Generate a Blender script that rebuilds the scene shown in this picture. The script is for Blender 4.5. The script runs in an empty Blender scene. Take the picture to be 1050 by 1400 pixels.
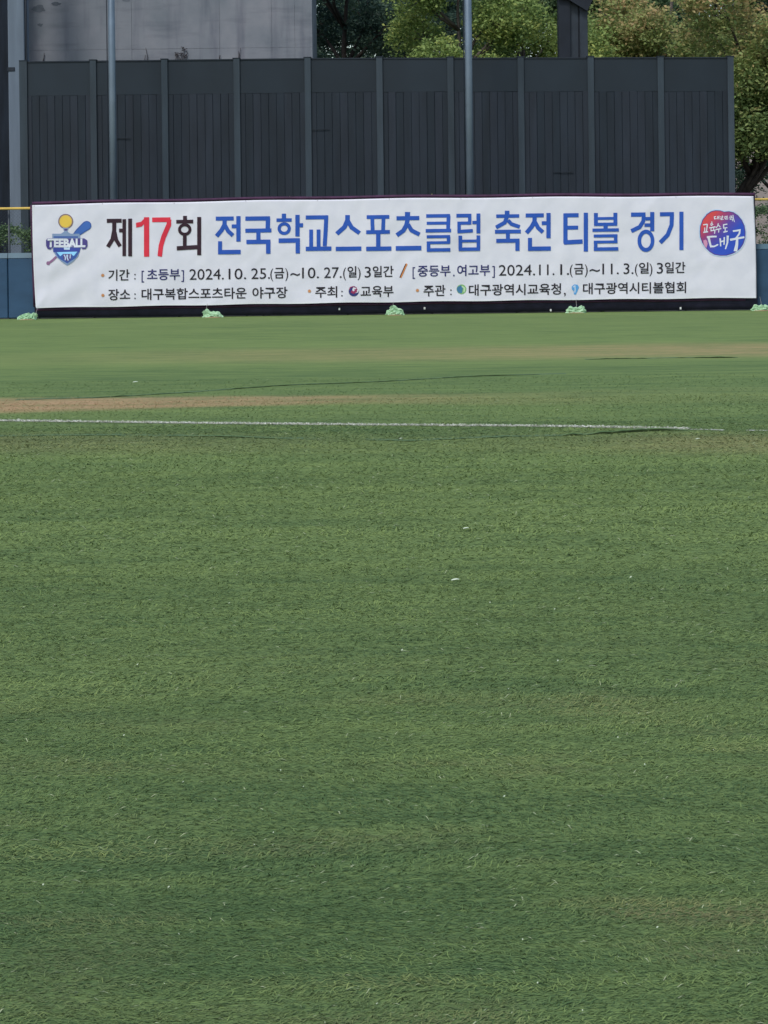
import bpy, bmesh, math, random
import numpy as np
from mathutils import Vector, Matrix, noise

# ------------------------------------------------------------------ camera
SC = bpy.context.scene
COL = SC.collection
F = 3060.0            # focal length in photo pixels (photo is 1050 x 1400)
PX, PY = 525.0, 337.0 # principal point of the lens (level lens, frame shifted down)
RHO = math.radians(0.70)
CH = 1.7              # eye height
cr, sr = math.cos(RHO), math.sin(RHO)

cam_d = bpy.data.cameras.new('camera')
cam = bpy.data.objects.new('camera', cam_d)
COL.objects.link(cam)
cam_d.sensor_fit = 'VERTICAL'
cam_d.sensor_height = 36.0
cam_d.lens = F / 1400 * 36.0
cam_d.shift_y = -(700 - PY) / 1400
cam_d.clip_end = 6000
right = Vector((cr, 0, -sr)); up = Vector((sr, 0, cr)); back = Vector((0, -1, 0))
cam.matrix_world = Matrix((
    (right.x, up.x, back.x, 0), (right.y, up.y, back.y, 0), (right.z, up.z, back.z, CH), (0, 0, 0, 1)))
SC.camera = cam

# ------------------------------------------------------------------ light
SUN_EL, SUN_AZ = 52, 205      # azimuth clockwise from +Y: behind the camera, a little left
w = bpy.data.worlds.new('World'); SC.world = w; w.use_nodes = True
nt = w.node_tree
bg = nt.nodes['Background']
sky = nt.nodes.new('ShaderNodeTexSky'); sky.sky_type = 'NISHITA'; sky.sun_disc = False
sky.sun_elevation = math.radians(SUN_EL); sky.sun_rotation = math.radians(SUN_AZ)
sky.dust_density = 1.2; sky.air_density = 1.2
nt.links.new(sky.outputs[0], bg.inputs[0]); bg.inputs[1].default_value = 0.12
sd = bpy.data.lights.new('sun', 'SUN'); sun = bpy.data.objects.new('sun', sd); COL.objects.link(sun)
sd.energy = 1.5; sd.angle = math.radians(12); sd.color = (1.0, 0.965, 0.92)
a, e = math.radians(SUN_AZ), math.radians(SUN_EL)
sdir = Vector((math.sin(a) * math.cos(e), math.cos(a) * math.cos(e), math.sin(e)))
sun.rotation_euler = sdir.to_track_quat('Z', 'Y').to_euler()
sun.location = (0, 0, 60)
SC.view_settings.view_transform = 'Standard'; SC.view_settings.look = 'None'
SC.view_settings.exposure = 0.52; SC.view_settings.gamma = 1; SC.view_settings.use_curve_mapping = False
SC.render.film_transparent = False

rng = np.random.default_rng(7); random.seed(7)

# ------------------------------------------------------------------ helpers
def W(px, py, Y):
    """photo pixel at depth Y -> world point"""
    a = (px - PX) * Y / F; b = (PY - py) * Y / F
    return Vector((a * cr + b * sr, Y, CH - a * sr + b * cr))

def G(px, py, z=0.0):
    """photo pixel on the ground"""
    a = (px - PX) / F; b = (PY - py) / F
    Y = (z - CH) / (-a * sr + b * cr)
    return Vector(((a * cr + b * sr) * Y, Y, z))

def pix(x, Y, z=0.0):
    dz = z - CH
    return PX + F * (x * cr - dz * sr) / Y, PY - F * (x * sr + dz * cr) / Y

def tag(o, label=None, cat=None, group=None, kind=None):
    if label: o['label'] = label
    if cat: o['category'] = cat
    if group: o['group'] = group
    if kind: o['kind'] = kind
    return o

def empty(name, loc, label=None, cat=None, group=None):
    o = bpy.data.objects.new(name, None); COL.objects.link(o); o.location = loc
    o.empty_display_size = 0.3
    return tag(o, label, cat, group)

def mesh_obj(name, me, mat=None, parent=None, smooth=False):
    o = bpy.data.objects.new(name, me); COL.objects.link(o)
    if mat and not me.materials: me.materials.append(mat)
    if smooth:
        me.polygons.foreach_set('use_smooth', [True] * len(me.polygons))
    if parent:
        o.parent = parent
        o.matrix_parent_inverse = Matrix.Translation(parent.location).inverted()
    return o

def bm_obj(name, bm, mat=None, parent=None, smooth=False):
    me = bpy.data.meshes.new(name); bm.to_mesh(me); bm.free()
    return mesh_obj(name, me, mat, parent, smooth)

def box(bm, x0, x1, y0, y1, z0, z1, bev=0.0):
    vs = [bm.verts.new(p) for p in ((x0,y0,z0),(x1,y0,z0),(x1,y1,z0),(x0,y1,z0),(x0,y0,z1),(x1,y0,z1),(x1,y1,z1),(x0,y1,z1))]
    fs = [bm.faces.new([vs[i] for i in f]) for f in ((0,3,2,1),(4,5,6,7),(0,1,5,4),(1,2,6,5),(2,3,7,6),(3,0,4,7))]
    if bev:
        es = list({e for f in fs for e in f.edges})
        bmesh.ops.bevel(bm, geom=es, offset=bev, segments=1, affect='EDGES')
    return vs

def tube(bm, pts, radii, n=8, cap=True):
    pts = [Vector(p) for p in pts]; rings = []
    for i, p in enumerate(pts):
        d = (pts[min(i+1, len(pts)-1)] - pts[max(i-1, 0)]).normalized()
        s = d.cross(Vector((0.13, 0.97, 0.2))).normalized(); t = d.cross(s)
        r = radii[i] if hasattr(radii, '__len__') else radii
        rings.append([bm.verts.new(p + (s*math.cos(2*math.pi*k/n) + t*math.sin(2*math.pi*k/n))*r) for k in range(n)])
    for a, b in zip(rings, rings[1:]):
        for k in range(n):
            f = bm.faces.new((a[k], a[(k+1) % n], b[(k+1) % n], b[k])); f.smooth = True
    if cap:
        bm.faces.new(rings[0][::-1]); bm.faces.new(rings[-1])

def np_mesh(name, verts, faces_n, loops, attrs=None):
    """fast mesh from arrays; faces_n: verts per face array; loops: flat vertex indices"""
    me = bpy.data.meshes.new(name)
    me.vertices.add(len(verts)); me.vertices.foreach_set('co', verts.astype(np.float32).ravel())
    me.loops.add(len(loops)); me.loops.foreach_set('vertex_index', loops.astype(np.int32))
    me.polygons.add(len(faces_n))
    st = np.zeros(len(faces_n), np.int32); st[1:] = np.cumsum(faces_n)[:-1]
    me.polygons.foreach_set('loop_start', st)
    me.update(calc_edges=True); me.validate()
    for k, v in (attrs or {}).items():
        at = me.attributes.new(k, 'FLOAT', 'POINT'); at.data.foreach_set('value', v.astype(np.float32))
    return me

# ---- materials
class NT:
    def __init__(s, name):
        s.m = bpy.data.materials.new(name); s.m.use_nodes = True
        s.t = s.m.node_tree; s.b = s.t.nodes['Principled BSDF']
        s.b.inputs['Specular IOR Level'].default_value = 0.3
    def n(s, typ, **kw):
        nd = s.t.nodes.new('ShaderNode' + typ)
        for k, v in kw.items():
            if hasattr(nd, k): setattr(nd, k, v)
            else: nd.inputs[k].default_value = v
        return nd
    def l(s, a, b): s.t.links.new(a, b)
    def noise(s, scale=(1, 1, 1), sc=1.0, detail=4, rough=0.55, vec=None, obj=True):
        mp = s.n('Mapping'); mp.inputs['Scale'].default_value = scale
        if vec is None:
            tc = s.n('TexCoord'); vec = tc.outputs['Object']
        s.l(vec, mp.inputs[0])
        nz = s.n('TexNoise'); nz.inputs['Scale'].default_value = sc; nz.inputs['Detail'].default_value = detail
        nz.inputs['Roughness'].default_value = rough
        s.l(mp.outputs[0], nz.inputs['Vector']); return nz.outputs['Fac']
    def ramp(s, fac, stops):
        r = s.n('ValToRGB'); el = r.color_ramp.elements
        while len(el) < len(stops): el.new(0.5)
        for e_, (p, c) in zip(el, stops):
            e_.position = p; e_.color = (*c, 1) if len(c) == 3 else c
        s.l(fac, r.inputs[0]); return r.outputs[0]
    def mix(s, fac, a, b, mode='MIX'):
        m = s.n('MixRGB'); m.blend_type = mode
        for sock, v in ((0, fac), (1, a), (2, b)):
            if isinstance(v, bpy.types.NodeSocket): s.l(v, m.inputs[sock])
            elif isinstance(v, (int, float)): m.inputs[sock].default_value = v
            else: m.inputs[sock].default_value = (*v, 1)
        return m.outputs[0]
    def math(s, op, a, b=None, clamp=False):
        m = s.n('Math'); m.operation = op; m.use_clamp = clamp
        for i, v in enumerate((a, b)):
            if v is None: continue
            if isinstance(v, bpy.types.NodeSocket): s.l(v, m.inputs[i])
            else: m.inputs[i].default_value = v
        return m.outputs[0]
    def attr(s, name):
        a = s.n('Attribute'); a.attribute_name = name; return a.outputs['Fac']
    def bump(s, h, strength=0.3, dist=0.02):
        b = s.n('Bump'); b.inputs['Strength'].default_value = strength; b.inputs['Distance'].default_value = dist
        s.l(h, b.inputs['Height']); s.l(b.outputs[0], s.b.inputs['Normal'])
    def col(s, c, rough=0.8):
        if isinstance(c, bpy.types.NodeSocket): s.l(c, s.b.inputs['Base Color'])
        else: s.b.inputs['Base Color'].default_value = (*c, 1)
        s.b.inputs['Roughness'].default_value = rough
        return s.m

def flat(name, c, rough=0.7, var=0.12, sc=8.0, metal=0.0):
    """plain colour with slight wear"""
    N = NT(name); f = N.noise(sc=sc)
    a = tuple(x * (1 - var) for x in c); b = tuple(min(1, x * (1 + var)) for x in c)
    N.col(N.ramp(f, [(0.3, a), (0.7, b)]), rough); N.b.inputs['Metallic'].default_value = metal
    return N.m

def objvar(name, c0, c1, rough=0.75, streak=(6, 6, 0.6), amt=0.5, metal=0.0):
    """colour differs from object to object, with vertical weather streaks"""
    N = NT(name); oi = N.n('ObjectInfo')
    base = N.ramp(oi.outputs['Random'], [(0.0, c0), (1.0, c1)])
    g = N.noise(scale=streak, sc=1.0, detail=5)
    k = N.ramp(g, [(0.3, (1-amt,)*3), (0.7, (1+amt*0.4,)*3)])
    N.col(N.mix(1.0, base, k, 'MULTIPLY'), rough); N.b.inputs['Metallic'].default_value = metal
    return N.m

# ------------------------------------------------------------------ ground and turf
def sstep(a, b, x):
    t = np.clip((x - a) / (b - a), 0, 1); return t * t * (3 - 2 * t)

def ground_wear(px, py):
    """how worn / sandy the turf is, at a place given by where it shows in the photo"""
    yc = np.interp(px, [-400, 0, 250, 480, 700, 1000], [560, 555, 550, 546, 545, 540])
    hh = np.interp(px, [-400, 0, 250, 480, 700, 1000], [16, 10.5, 8, 6, 9, 12])
    am = np.interp(px, [-400, 0, 250, 400, 520, 700, 900], [1.0, 1.0, 0.9, 0.75, 0.42, 0.16, 0.05])
    d = np.abs(py - yc) / hh
    w1 = am * (1 - sstep(0.55, 1.25, d))
    y2 = np.interp(px, [0, 300, 600, 900, 1100], [491, 487, 484, 479, 478])
    a2 = np.interp(px, [0, 120, 330, 600, 820, 1100], [0.05, 0.12, 0.30, 0.36, 0.55, 0.62])
    w2 = a2 * (1 - sstep(0.4, 1.5, np.abs(py - y2) / 9.0))
    w3 = np.interp(px, [-300, 0, 300, 560, 800, 950, 1300], [0.2, 0.17, 0.10, 0.03, 0.1, 0.26, 0.26]) * (1 - sstep(0.3, 1.5, np.abs(py - 607) / 14))
    return np.clip(w1 + w2 + w3, 0, 1)

def turf_tone(px, py):
    """0 = coarse dark green pile, 1 = flattened pale pile (strip by strip)"""
    t = np.interp(py, [300, 425, 470, 497, 505, 540, 546, 572, 588, 601, 612, 700, 900, 1150, 1400],
                  [0.70, 0.58, 0.66, 0.66, 0.40, 0.44, 0.62, 0.50, 0.34, 0.38, 0.62, 0.60, 0.47, 0.34, 0.20])
    return t

def turf_colour(N, wear, tone, x):
    dark = (0.080, 0.136, 0.050); pale = (0.208, 0.276, 0.088)
    c = N.mix(tone, dark, pale)
    return N.mix(wear, c, (0.47, 0.29, 0.165))

N = NT('turf_ground')
tc = N.n('TexCoord'); V = tc.outputs['Object']
geo_tone = N.attr('tone'); geo_wear = N.attr('wear')
st1 = N.noise((0.55, 2.4, 1), 1.3, 5, 0.65, V)       # long streaks across the field
st2 = N.noise((3.0, 14.0, 1), 1.6, 4, 0.7, V)
blot = N.noise((0.3, 0.5, 1), 0.8, 3, 0.5, V)
fine = N.noise((30, 60, 1), 1.0, 2, 0.8, V)
t = N.math('ADD', geo_tone, N.math('MULTIPLY', N.math('SUBTRACT', st1, 0.5), 1.5))
t = N.math('ADD', t, N.math('MULTIPLY', N.math('SUBTRACT', st2, 0.5), 0.9))
t = N.math('ADD', t, N.math('MULTIPLY', N.math('SUBTRACT', fine, 0.5), 0.7))
t = N.math('ADD', t, N.math('MULTIPLY', N.math('SUBTRACT', blot, 0.5), 0.5), clamp=True)
wv = N.math('MULTIPLY', geo_wear, N.math('ADD', 0.62, N.math('ADD', N.math('MULTIPLY', N.math('SUBTRACT', st2, 0.5), 2.4), N.math('MULTIPLY', N.math('SUBTRACT', st1, 0.5), 2.0)), clamp=True), clamp=True)
N.col(turf_colour(N, wv, t, None), 0.95); N.b.inputs['Specular IOR Level'].default_value = 0.1
N.bump(N.math('ADD', st2, N.math('MULTIPLY', fine, 0.7)), 0.6, 0.03)
M_turf = N.m

N = NT('turf_fibre')
tn = N.attr('tone'); wr = N.attr('wear'); rd = N.attr('rand')
t = N.math('ADD', tn, N.math('MULTIPLY', N.math('SUBTRACT', rd, 0.5), 0.55), clamp=True)
c = turf_colour(N, N.math('MULTIPLY', wr, 0.9), t, None)
c = N.mix(N.math('GREATER_THAN', rd, 0.992), c, (0.34, 0.38, 0.22))
N.col(c, 0.75); N.b.inputs['Specular IOR Level'].default_value = 0.1
M_fibre = N.m

def make_field():
    xs = np.linspace(-40, 40, 321)
    ys = [-12, -6, -2, 0, 1.5, 3]
    while ys[-1] < 55.95: ys.append(ys[-1] * 1.0115)
    ys[-1] = 56.02
    ys = np.array(ys)
    X, Yg = np.meshgrid(xs, ys)
    v = np.stack([X, Yg, np.zeros_like(X)], -1).reshape(-1, 3)
    Yc = np.maximum(v[:, 1], 3)
    px, py = pix(v[:, 0], Yc)
    pxc = np.clip(px, -400, 1400)
    py_level = py + (pxc - 525) * 0.0122 * 0   # the bands follow the field, not the frame
    wear = ground_wear(pxc, py); tone = turf_tone(pxc, PY + F * CH / Yc)
    nx, ny = len(xs), len(ys)
    i = np.arange((ny - 1) * (nx - 1)); r, c_ = i // (nx - 1), i % (nx - 1)
    q = np.stack([r*nx+c_, r*nx+c_+1, (r+1)*nx+c_+1, (r+1)*nx+c_], -1)
    me = np_mesh('field', v, np.full(len(q), 4), q.ravel(), {'wear': wear, 'tone': tone})
    o = mesh_obj('playing_field', me, M_turf)
    o['kind'] = 'structure'
    return o
field = make_field()

# value noise fields for clumping of the fibres
def vnoise(x, y, seed):
    g = np.random.default_rng(seed).random((256, 256))
    xi = np.floor(x).astype(int); yi = np.floor(y).astype(int); fx = x - xi; fy = y - yi
    fx = fx*fx*(3-2*fx); fy = fy*fy*(3-2*fy)
    a = g[yi % 256, xi % 256]; b = g[yi % 256, (xi+1) % 256]; c = g[(yi+1) % 256, xi % 256]; d = g[(yi+1) % 256, (xi+1) % 256]
    return a*(1-fx)*(1-fy) + b*fx*(1-fy) + c*(1-fx)*fy + d*fx*fy
def fbm(x, y, seed, o=3):
    s = 0; a = 1; n = 0
    for k in range(o):
        s = s + a * vnoise(x * 2**k, y * 2**k, seed + k); n += a; a *= 0.6
    return s / n

def blades(name, x, y, length, width, mat, tone_off=0.0, upright=0.17, parent=None, attrs_over=None, z0=0.0):
    n = len(x)
    px, py = pix(x, y)
    wear = np.clip(ground_wear(px, py) + np.clip(fbm(x*1.3+20, y*3.0+20, 91) - 0.50, 0, 1) * 1.1 * sstep(780, 1150, py) * (0.4 + 0.6*sstep(300, 900, px)), 0, 1)
    lean_f = fbm(x * 1.1 + 50, y * 3.0 + 50, 11)
    ang = (lean_f - 0.5) * 2.6 + rng.normal(0, 0.6, n)
    ang += np.where(rng.random(n) < 0.5, 0, math.pi)
    clump = fbm(x * 1.8 + 90, y * 8.0 + 90, 31, 4)
    L = length * (0.6 + 0.8 * rng.random(n)); wd = width * (0.7 + 0.6 * rng.random(n))
    upr = np.clip(upright + (clump - 0.5) * 0.5 + rng.normal(0, 0.16, n), 0.04, 1.2)
    dx = np.cos(ang) * np.cos(upr); dy = np.sin(ang) * np.cos(upr) * 0.8; dz = np.sin(upr)
    sx, sy = -np.sin(ang), np.cos(ang)
    # blade flat face tilted: side vector gets some z
    tw = rng.uniform(-0.8, 0.8, n)
    P = np.zeros((n, 5, 3))
    base = np.stack([x, y, np.full(n, z0)], -1)
    dvec = np.stack([dx, dy, dz], -1); side = np.stack([sx*np.cos(tw), sy*np.cos(tw), np.sin(tw)*0.6], -1)
    mid = base + dvec * (L*0.55)[:, None] + np.array([0, 0, 1]) * (L*0.10)[:, None]
    tip = base + dvec * L[:, None] + np.array([0, 0, -1]) * (L*0.06)[:, None]
    h = side * (wd/2)[:, None]
    P[:, 0] = base - h; P[:, 1] = base + h; P[:, 2] = mid + h*0.9; P[:, 3] = mid - h*0.9; P[:, 4] = tip
    P[..., 2] = np.maximum(P[..., 2], z0 + 0.001)
    k = np.arange(n)[:, None] * 5
    f = np.concatenate([k + np.array([0, 1, 2, 3]), k + np.array([3, 2, 4])], 1)
    tone = turf_tone(px, PY + F * CH / y) + (clump - 0.5) * 1.05 + (fbm(x*0.5+7, y*1.6+7, 77) - 0.5) * 0.9 + (fbm(x*9, y*30, 5, 2) - 0.5) * 0.4 + tone_off
    at = {'tone': np.repeat(np.clip(tone, 0, 1), 5), 'wear': np.repeat(wear, 5), 'rand': np.repeat(rng.random(n), 5)}
    if attrs_over: at.update({k_: np.full(5*n, v_) for k_, v_ in attrs_over.items()})
    fn = np.tile([4, 3], n)
    me = np_mesh(name, P.reshape(-1, 3), fn, f.ravel(), at)
    return mesh_obj(name, me, mat, parent)

def scatter(y0, y1, dens):
    """uniform on the ground inside the view, with a metre to spare on each side"""
    A = y1 - y0; half = lambda y: 525 / F * y * 1.02 + 0.8
    n = int(dens * A * 2 * half((y0 + y1) / 2))
    y = y0 + A * rng.random(n * 2); x = rng.uniform(-1, 1, n * 2) * half(y1)
    keep = np.abs(x) < half(y); return x[keep][:n], y[keep][:n]

zones = [(4.3, 6.0, 17000, .021, .0026), (6.0, 8.5, 10500, .025, .0031), (8.5, 12, 5600, .031, .0040),
         (12, 17, 2500, .040, .0055), (17, 21.5, 1700, .036, .0066), (21.5, 25, 900, .030, .0065), (25, 29, 260, .030, .007)]
bx, by, bl, bw = [], [], [], []
for y0, y1, d, L, wd in zones:
    x, y = scatter(y0, y1, d); bx.append(x); by.append(y); bl.append(np.full(len(x), L)); bw.append(np.full(len(x), wd))
turf = blades('turf_fibres', np.concatenate(bx), np.concatenate(by), np.concatenate(bl), np.concatenate(bw), M_fibre)
tag(turf, 'short matted green artificial turf fibres covering the playing field', 'turf', kind='stuff')

# open ground outside the field, out to the horizon
N = NT('outer_ground')
f = N.noise(sc=0.35, detail=6); N.col(N.ramp(f, [(0.3, (0.09, 0.085, 0.07)), (0.7, (0.17, 0.16, 0.13))]), 0.95)
bm = bmesh.new()
for x0, x1, y0, y1 in ((-1500, 1500, -1500, 3000),):
    bm.faces.new([bm.verts.new(p) for p in ((x0, y0, -0.06), (x1, y0, -0.06), (x1, y1, -0.06), (x0, y1, -0.06))])
tag(bm_obj('ground', bm, N.m), kind='structure')

# ---- curled edges of the turf carpets
M_edge = flat('turf_backing_shade', (0.060, 0.082, 0.034), 0.95, 0.4, 30)  # dark lip face: shade of the gap put into the backing colour
def seam(points, hgt, name='turf_edge', seed=0):
    P = [G(*p) for p in points]
    bm = bmesh.new(); rows = []
    dense = []
    for a_, b_ in zip(P, P[1:]):
        m = max(2, int((b_ - a_).length / 0.05))
        for k in range(m): dense.append(a_.lerp(b_, k / m))
    dense.append(P[-1]); n = len(dense)
    for i, p in enumerate(dense):
        u = i / (n - 1); env = min(1, u / 0.15, (1 - u) / 0.12) ** 0.8 if 0 < u < 1 else 0.0
        h = hgt * env * max(0.0, 0.45 + 0.9 * noise.noise(Vector((p.x * 1.1, seed, 0))) + 0.6 * noise.noise(Vector((p.x * 7, seed, 3)))) + 0.0008
        jy = 0.09 * noise.noise(Vector((p.x * 1.5, seed, 9)))
        rows.append((bm.verts.new((p.x, p.y + jy, 0.0005)), bm.verts.new((p.x, p.y + jy - h * 0.35, h * 0.72)),
                     bm.verts.new((p.x, p.y + jy - h * 0.1, h)), bm.verts.new((p.x, p.y + jy + 0.22, 0.001))))
    for a_, b_ in zip(rows, rows[1:]):
        for k in range(3):
            f_ = bm.faces.new((a_[k], b_[k], b_[k+1], a_[k+1])); f_.material_index = 0 if k < 1 else 1
    me = bpy.data.meshes.new(name); bm.to_mesh(me); bm.free()
    me.materials.append(M_edge); me.materials.append(M_turf2)
    o = mesh_obj(name, me, None, field); return dense
N = NT('turf_lip'); f = N.noise((8, 20, 8), 1.0, 4)
N.col(N.ramp(f, [(0.3, (0.055, 0.11, 0.045)), (0.7, (0.12, 0.18, 0.075))]), 0.95); M_turf2 = N.m
seam([(660, 599), (760, 596.5), (850, 592.5), (940, 588.5)], 0.042, seed=1)
seam([(20, 547), (125, 544.5), (200, 540.5), (275, 535.5), (380, 527.8), (525, 522), (640, 515), (775, 511.2)], 0.020, seed=2)
seam([(800, 491.5), (900, 490), (1010, 489.2)], 0.028, seed=4)
seam([(-20, 597), (120, 596), (260, 597), (430, 601)], 0.018, seed=5)
seam([(500, 602), (560, 604), (640, 600), (690, 598)], 0.02, seed=6)

# ---- chalked line: flat sheet plus white fibres
M_white = flat('line_white', (0.60, 0.60, 0.51), 0.9, 0.15, 25)
def chalk(points, width, dens, name, hgt, gap=0.0):
    P = [G(*p) for p in points]
    bm = bmesh.new(); prev = None
    for a_, b_ in zip(P, P[1:]):
        m = int((b_ - a_).length / 0.06)
        d = (b_ - a_).normalized(); nrm = Vector((-d.y, d.x, 0))
        for k in range(m + 1):
            p = a_.lerp(b_, k / m)
            wl = width * (0.5 + 0.30 * noise.noise(Vector((p.x*7, 1, 0)))); wr_ = width * (0.5 + 0.30 * noise.noise(Vector((p.x*6, 5, 0))))
            cur = (bm.verts.new(p + nrm*wl + Vector((0, 0, .004))), bm.verts.new(p - nrm*wr_ + Vector((0, 0, .004))))
            if prev and not (gap and noise.noise(Vector((p.x * 2.1, 8, 0))) < gap - 0.5): bm.faces.new((prev[0], cur[0], cur[1], prev[1]))
            prev = cur
    o = bm_obj(name, bm, M_white); o['kind'] = 'structure'
    xs, ys = [], []
    for a_, b_ in zip(P, P[1:]):
        n = int((b_ - a_).length * dens); u = rng.random(n)
        xs.append(a_.x + (b_.x-a_.x)*u); ys.append(a_.y + (b_.y-a_.y)*u + rng.normal(0, width*0.28, n))
    x = np.concatenate(xs); y = np.concatenate(ys)
    if gap:
        kp = np.array([noise.noise(Vector((q * 2.1, 8, 0))) >= gap - 0.5 for q in x]); x = x[kp]; y = y[kp]
    if len(x): blades('line_fibres', x, y, np.full(len(x), hgt), np.full(len(x), .008), M_white, upright=0.6, parent=o, z0=0.004)['kind'] = 'stuff'
    return o
chalk([(-60, 575.0), (250, 579.0), (520, 581.7), (760, 583.6), (942, 587.0)], 0.075, 800, 'foul_line', 0.024)
chalk([(944, 587.3), (1000, 588.6), (1120, 589.2)], 0.06, 60, 'worn_line', 0.010, gap=0.45)

# ------------------------------------------------------------------ outfield wall
YB = 55.6        # banner plane
YW = 55.95       # face of the wall pads
M_pad = objvar('pad_vinyl', (0.026, 0.066, 0.125), (0.032, 0.076, 0.142), 0.5, (1.2, 1.2, 2.5), 0.22)
M_cap = flat('pad_cap_vinyl', (0.065, 0.125, 0.165), 0.5, 0.12, 3)
M_rail = flat('rail_yellow', (0.62, 0.42, 0.10), 0.45, 0.15, 3)
M_steel = flat('galvanised', (0.07, 0.08, 0.09), 0.5, 0.15, 6, 0.3)
M_net = flat('net_wire', (0.03, 0.035, 0.04), 0.7, 0.1)

wall = empty('outfield_wall', (0, YW, 0), 'long blue padded outfield wall with a yellow rail, behind the white banner', 'wall')
PWID = 116 * YW / F
xw0 = W(11, 400, YW).x
for k in range(-4, 14):
    x0 = xw0 + k * PWID + 0.008; x1 = xw0 + (k + 1) * PWID - 0.008
    bm = bmesh.new(); box(bm, x0, x1, YW, YW + 0.16, 0.02, 1.52, 0.018); bm_obj('pad', bm, M_pad, wall)
    bm = bmesh.new()
    vs = [bm.verts.new(p) for p in ((x0, YW - .006, 1.523), (x1, YW - .006, 1.523), (x1, YW + .05, 1.65), (x0, YW + .05, 1.65),
                                    (x0, YW + .17, 1.65), (x1, YW + .17, 1.65), (x1, YW + .17, 1.523), (x0, YW + .17, 1.523))]
    for f_ in ((0, 1, 2, 3), (3, 2, 5, 4), (4, 5, 6, 7), (7, 6, 1, 0), (0, 3, 4, 7), (1, 6, 5, 2)): bm.faces.new([vs[i] for i in f_])
    bm_obj('pad_cap', bm, M_cap, wall)
xl, xr = xw0 - 4 * PWID, xw0 + 14 * PWID
bm = bmesh.new(); tube(bm, [(xl, YW + .10, 2.765), (xr, YW + .10, 2.765)], 0.032, 10); bm_obj('rail', bm, M_rail, wall)
pm = None
for k in range(-4, 15):
    x = xw0 + k * PWID
    if pm is None:
        bm = bmesh.new(); tube(bm, [(0, 0, 0), (0, 0, 2.73)], 0.028, 8); pm = bpy.data.meshes.new('post'); bm.to_mesh(pm); bm.free(); pm.materials.append(M_steel)
    o = mesh_obj('post', pm, None, None); o.parent = wall; o.location = (x, 0.26, 0.0)
# wire net above the pads (two sets of straight wires)
bm = bmesh.new()
def wire(bm, a_, b_, r):
    a_, b_ = Vector(a_), Vector(b_); d = (b_ - a_).normalized(); s = d.cross(Vector((0, 1, 0))).normalized()
    q = [a_ + s*r, a_ + Vector((0, r*1.4, 0)) - s*r*.6, a_ + Vector((0, -r*1.4, 0)) - s*r*.6]
    w0 = [bm.verts.new(p) for p in q]; w1 = [bm.verts.new(p + (b_ - a_)) for p in q]
    for i in range(3): bm.faces.new((w0[i], w0[(i+1) % 3], w1[(i+1) % 3], w1[i]))
x = xl
while x < xr:
    wire(bm, (x, YW + .10, 1.66), (min(x + 1.07, xr), YW + .10, 2.73), 0.0012)
    wire(bm, (x + 1.07, YW + .104, 1.66), (x, YW + .104, 2.73), 0.0012)
    x += 0.085
o = bm_obj('netting', bm, M_net, wall); o['kind'] = 'stuff'

# dark navy sheet behind the banner, showing below it and at its edges
def rip(px, py):
    """cloth relief, metres, + is towards the camera"""
    v = 0.010 * math.sin(px * 0.045 + 0.6 * math.sin(py * 0.03)) + 0.004 * math.sin(px * 0.113 + 1.3 + py * 0.02 + 3 * noise.noise(Vector((px * .01, 0, 5))))
    v += 0.010 * math.sin((px * 0.5 + py * 0.9) * 0.16) * math.exp(-((px - 95) / 60) ** 2) * min(1, max(0, (py - 300) / 60))
    v += 0.016 * noise.noise(Vector((px * 0.018, py * 0.03, 3.3))) + 0.006 * noise.noise(Vector((px * 0.06 + py * 0.05, py * 0.03, 7.7)))
    cr_ = noise.noise(Vector((px * 0.022 + py * 0.012, py * 0.011, 1.1)))
    v += 0.007 * math.exp(-(cr_ * 6) ** 2) * max(0, noise.noise(Vector((px * .012, py * .02, 40))) * 2 + .3)
    v += 0.010 * math.exp(-((px + (py - 300) * 0.35 - 95) / 7) ** 2) * min(1, max(0, (py - 330) / 40)) + 0.010 * math.exp(-((px + (py - 300) * 0.25 - 150) / 9) ** 2) * min(1, max(0, (py - 350) / 40))
    v += 0.02 * max(0, (py - 395) / 25) * math.sin(px * 0.03 + 0.8)
    return v

M_sheet = flat('sheet_navy', (0.018, 0.016, 0.036), 0.7, 0.3, 4)
M_sheet2 = flat('sheet_edge', (0.060, 0.020, 0.052), 0.7, 0.3, 4)
sheet_root = empty('backing_sheet', W(538, 431, YB + 0.12), 'dark navy sheet with a purple edge, behind the white banner', 'dark_sheet')
def top_y(px): return 280 - 12 * (px - 44) / 986 - 2.6 * math.sin(math.pi * (px - 44) / 986) + 0.5 * math.sin(px * 0.031)
def bot_y(px): return 421 - 14 * (px - 49) / 985 - 1.2 * math.sin(math.pi * (px - 49) / 985) + 0.4 * math.sin(px * 0.05)
def sheet(fn, nx, ny, name, mat, parent, smooth=True, solid=0.0):
    bm = bmesh.new(); g = [[bm.verts.new(fn(i / nx, j / ny)) for i in range(nx + 1)] for j in range(ny + 1)]
    for j in range(ny):
        for i in range(nx): bm.faces.new((g[j][i], g[j][i+1], g[j+1][i+1], g[j+1][i]))
    if solid:
        bmesh.ops.recalc_face_normals(bm, faces=bm.faces[:])
        bmesh.ops.solidify(bm, geom=bm.faces[:], thickness=solid)
    return bm_obj(name, bm, mat, parent, smooth)
def sheet_fn(u, v):
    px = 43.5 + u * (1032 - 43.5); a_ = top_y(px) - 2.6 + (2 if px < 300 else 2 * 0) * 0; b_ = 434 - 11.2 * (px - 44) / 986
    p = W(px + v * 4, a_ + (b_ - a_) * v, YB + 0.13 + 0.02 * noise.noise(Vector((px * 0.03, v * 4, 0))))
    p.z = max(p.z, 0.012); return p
sheet(sheet_fn, 160, 14, 'dark_sheet', M_sheet, sheet_root, solid=0.004)
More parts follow.
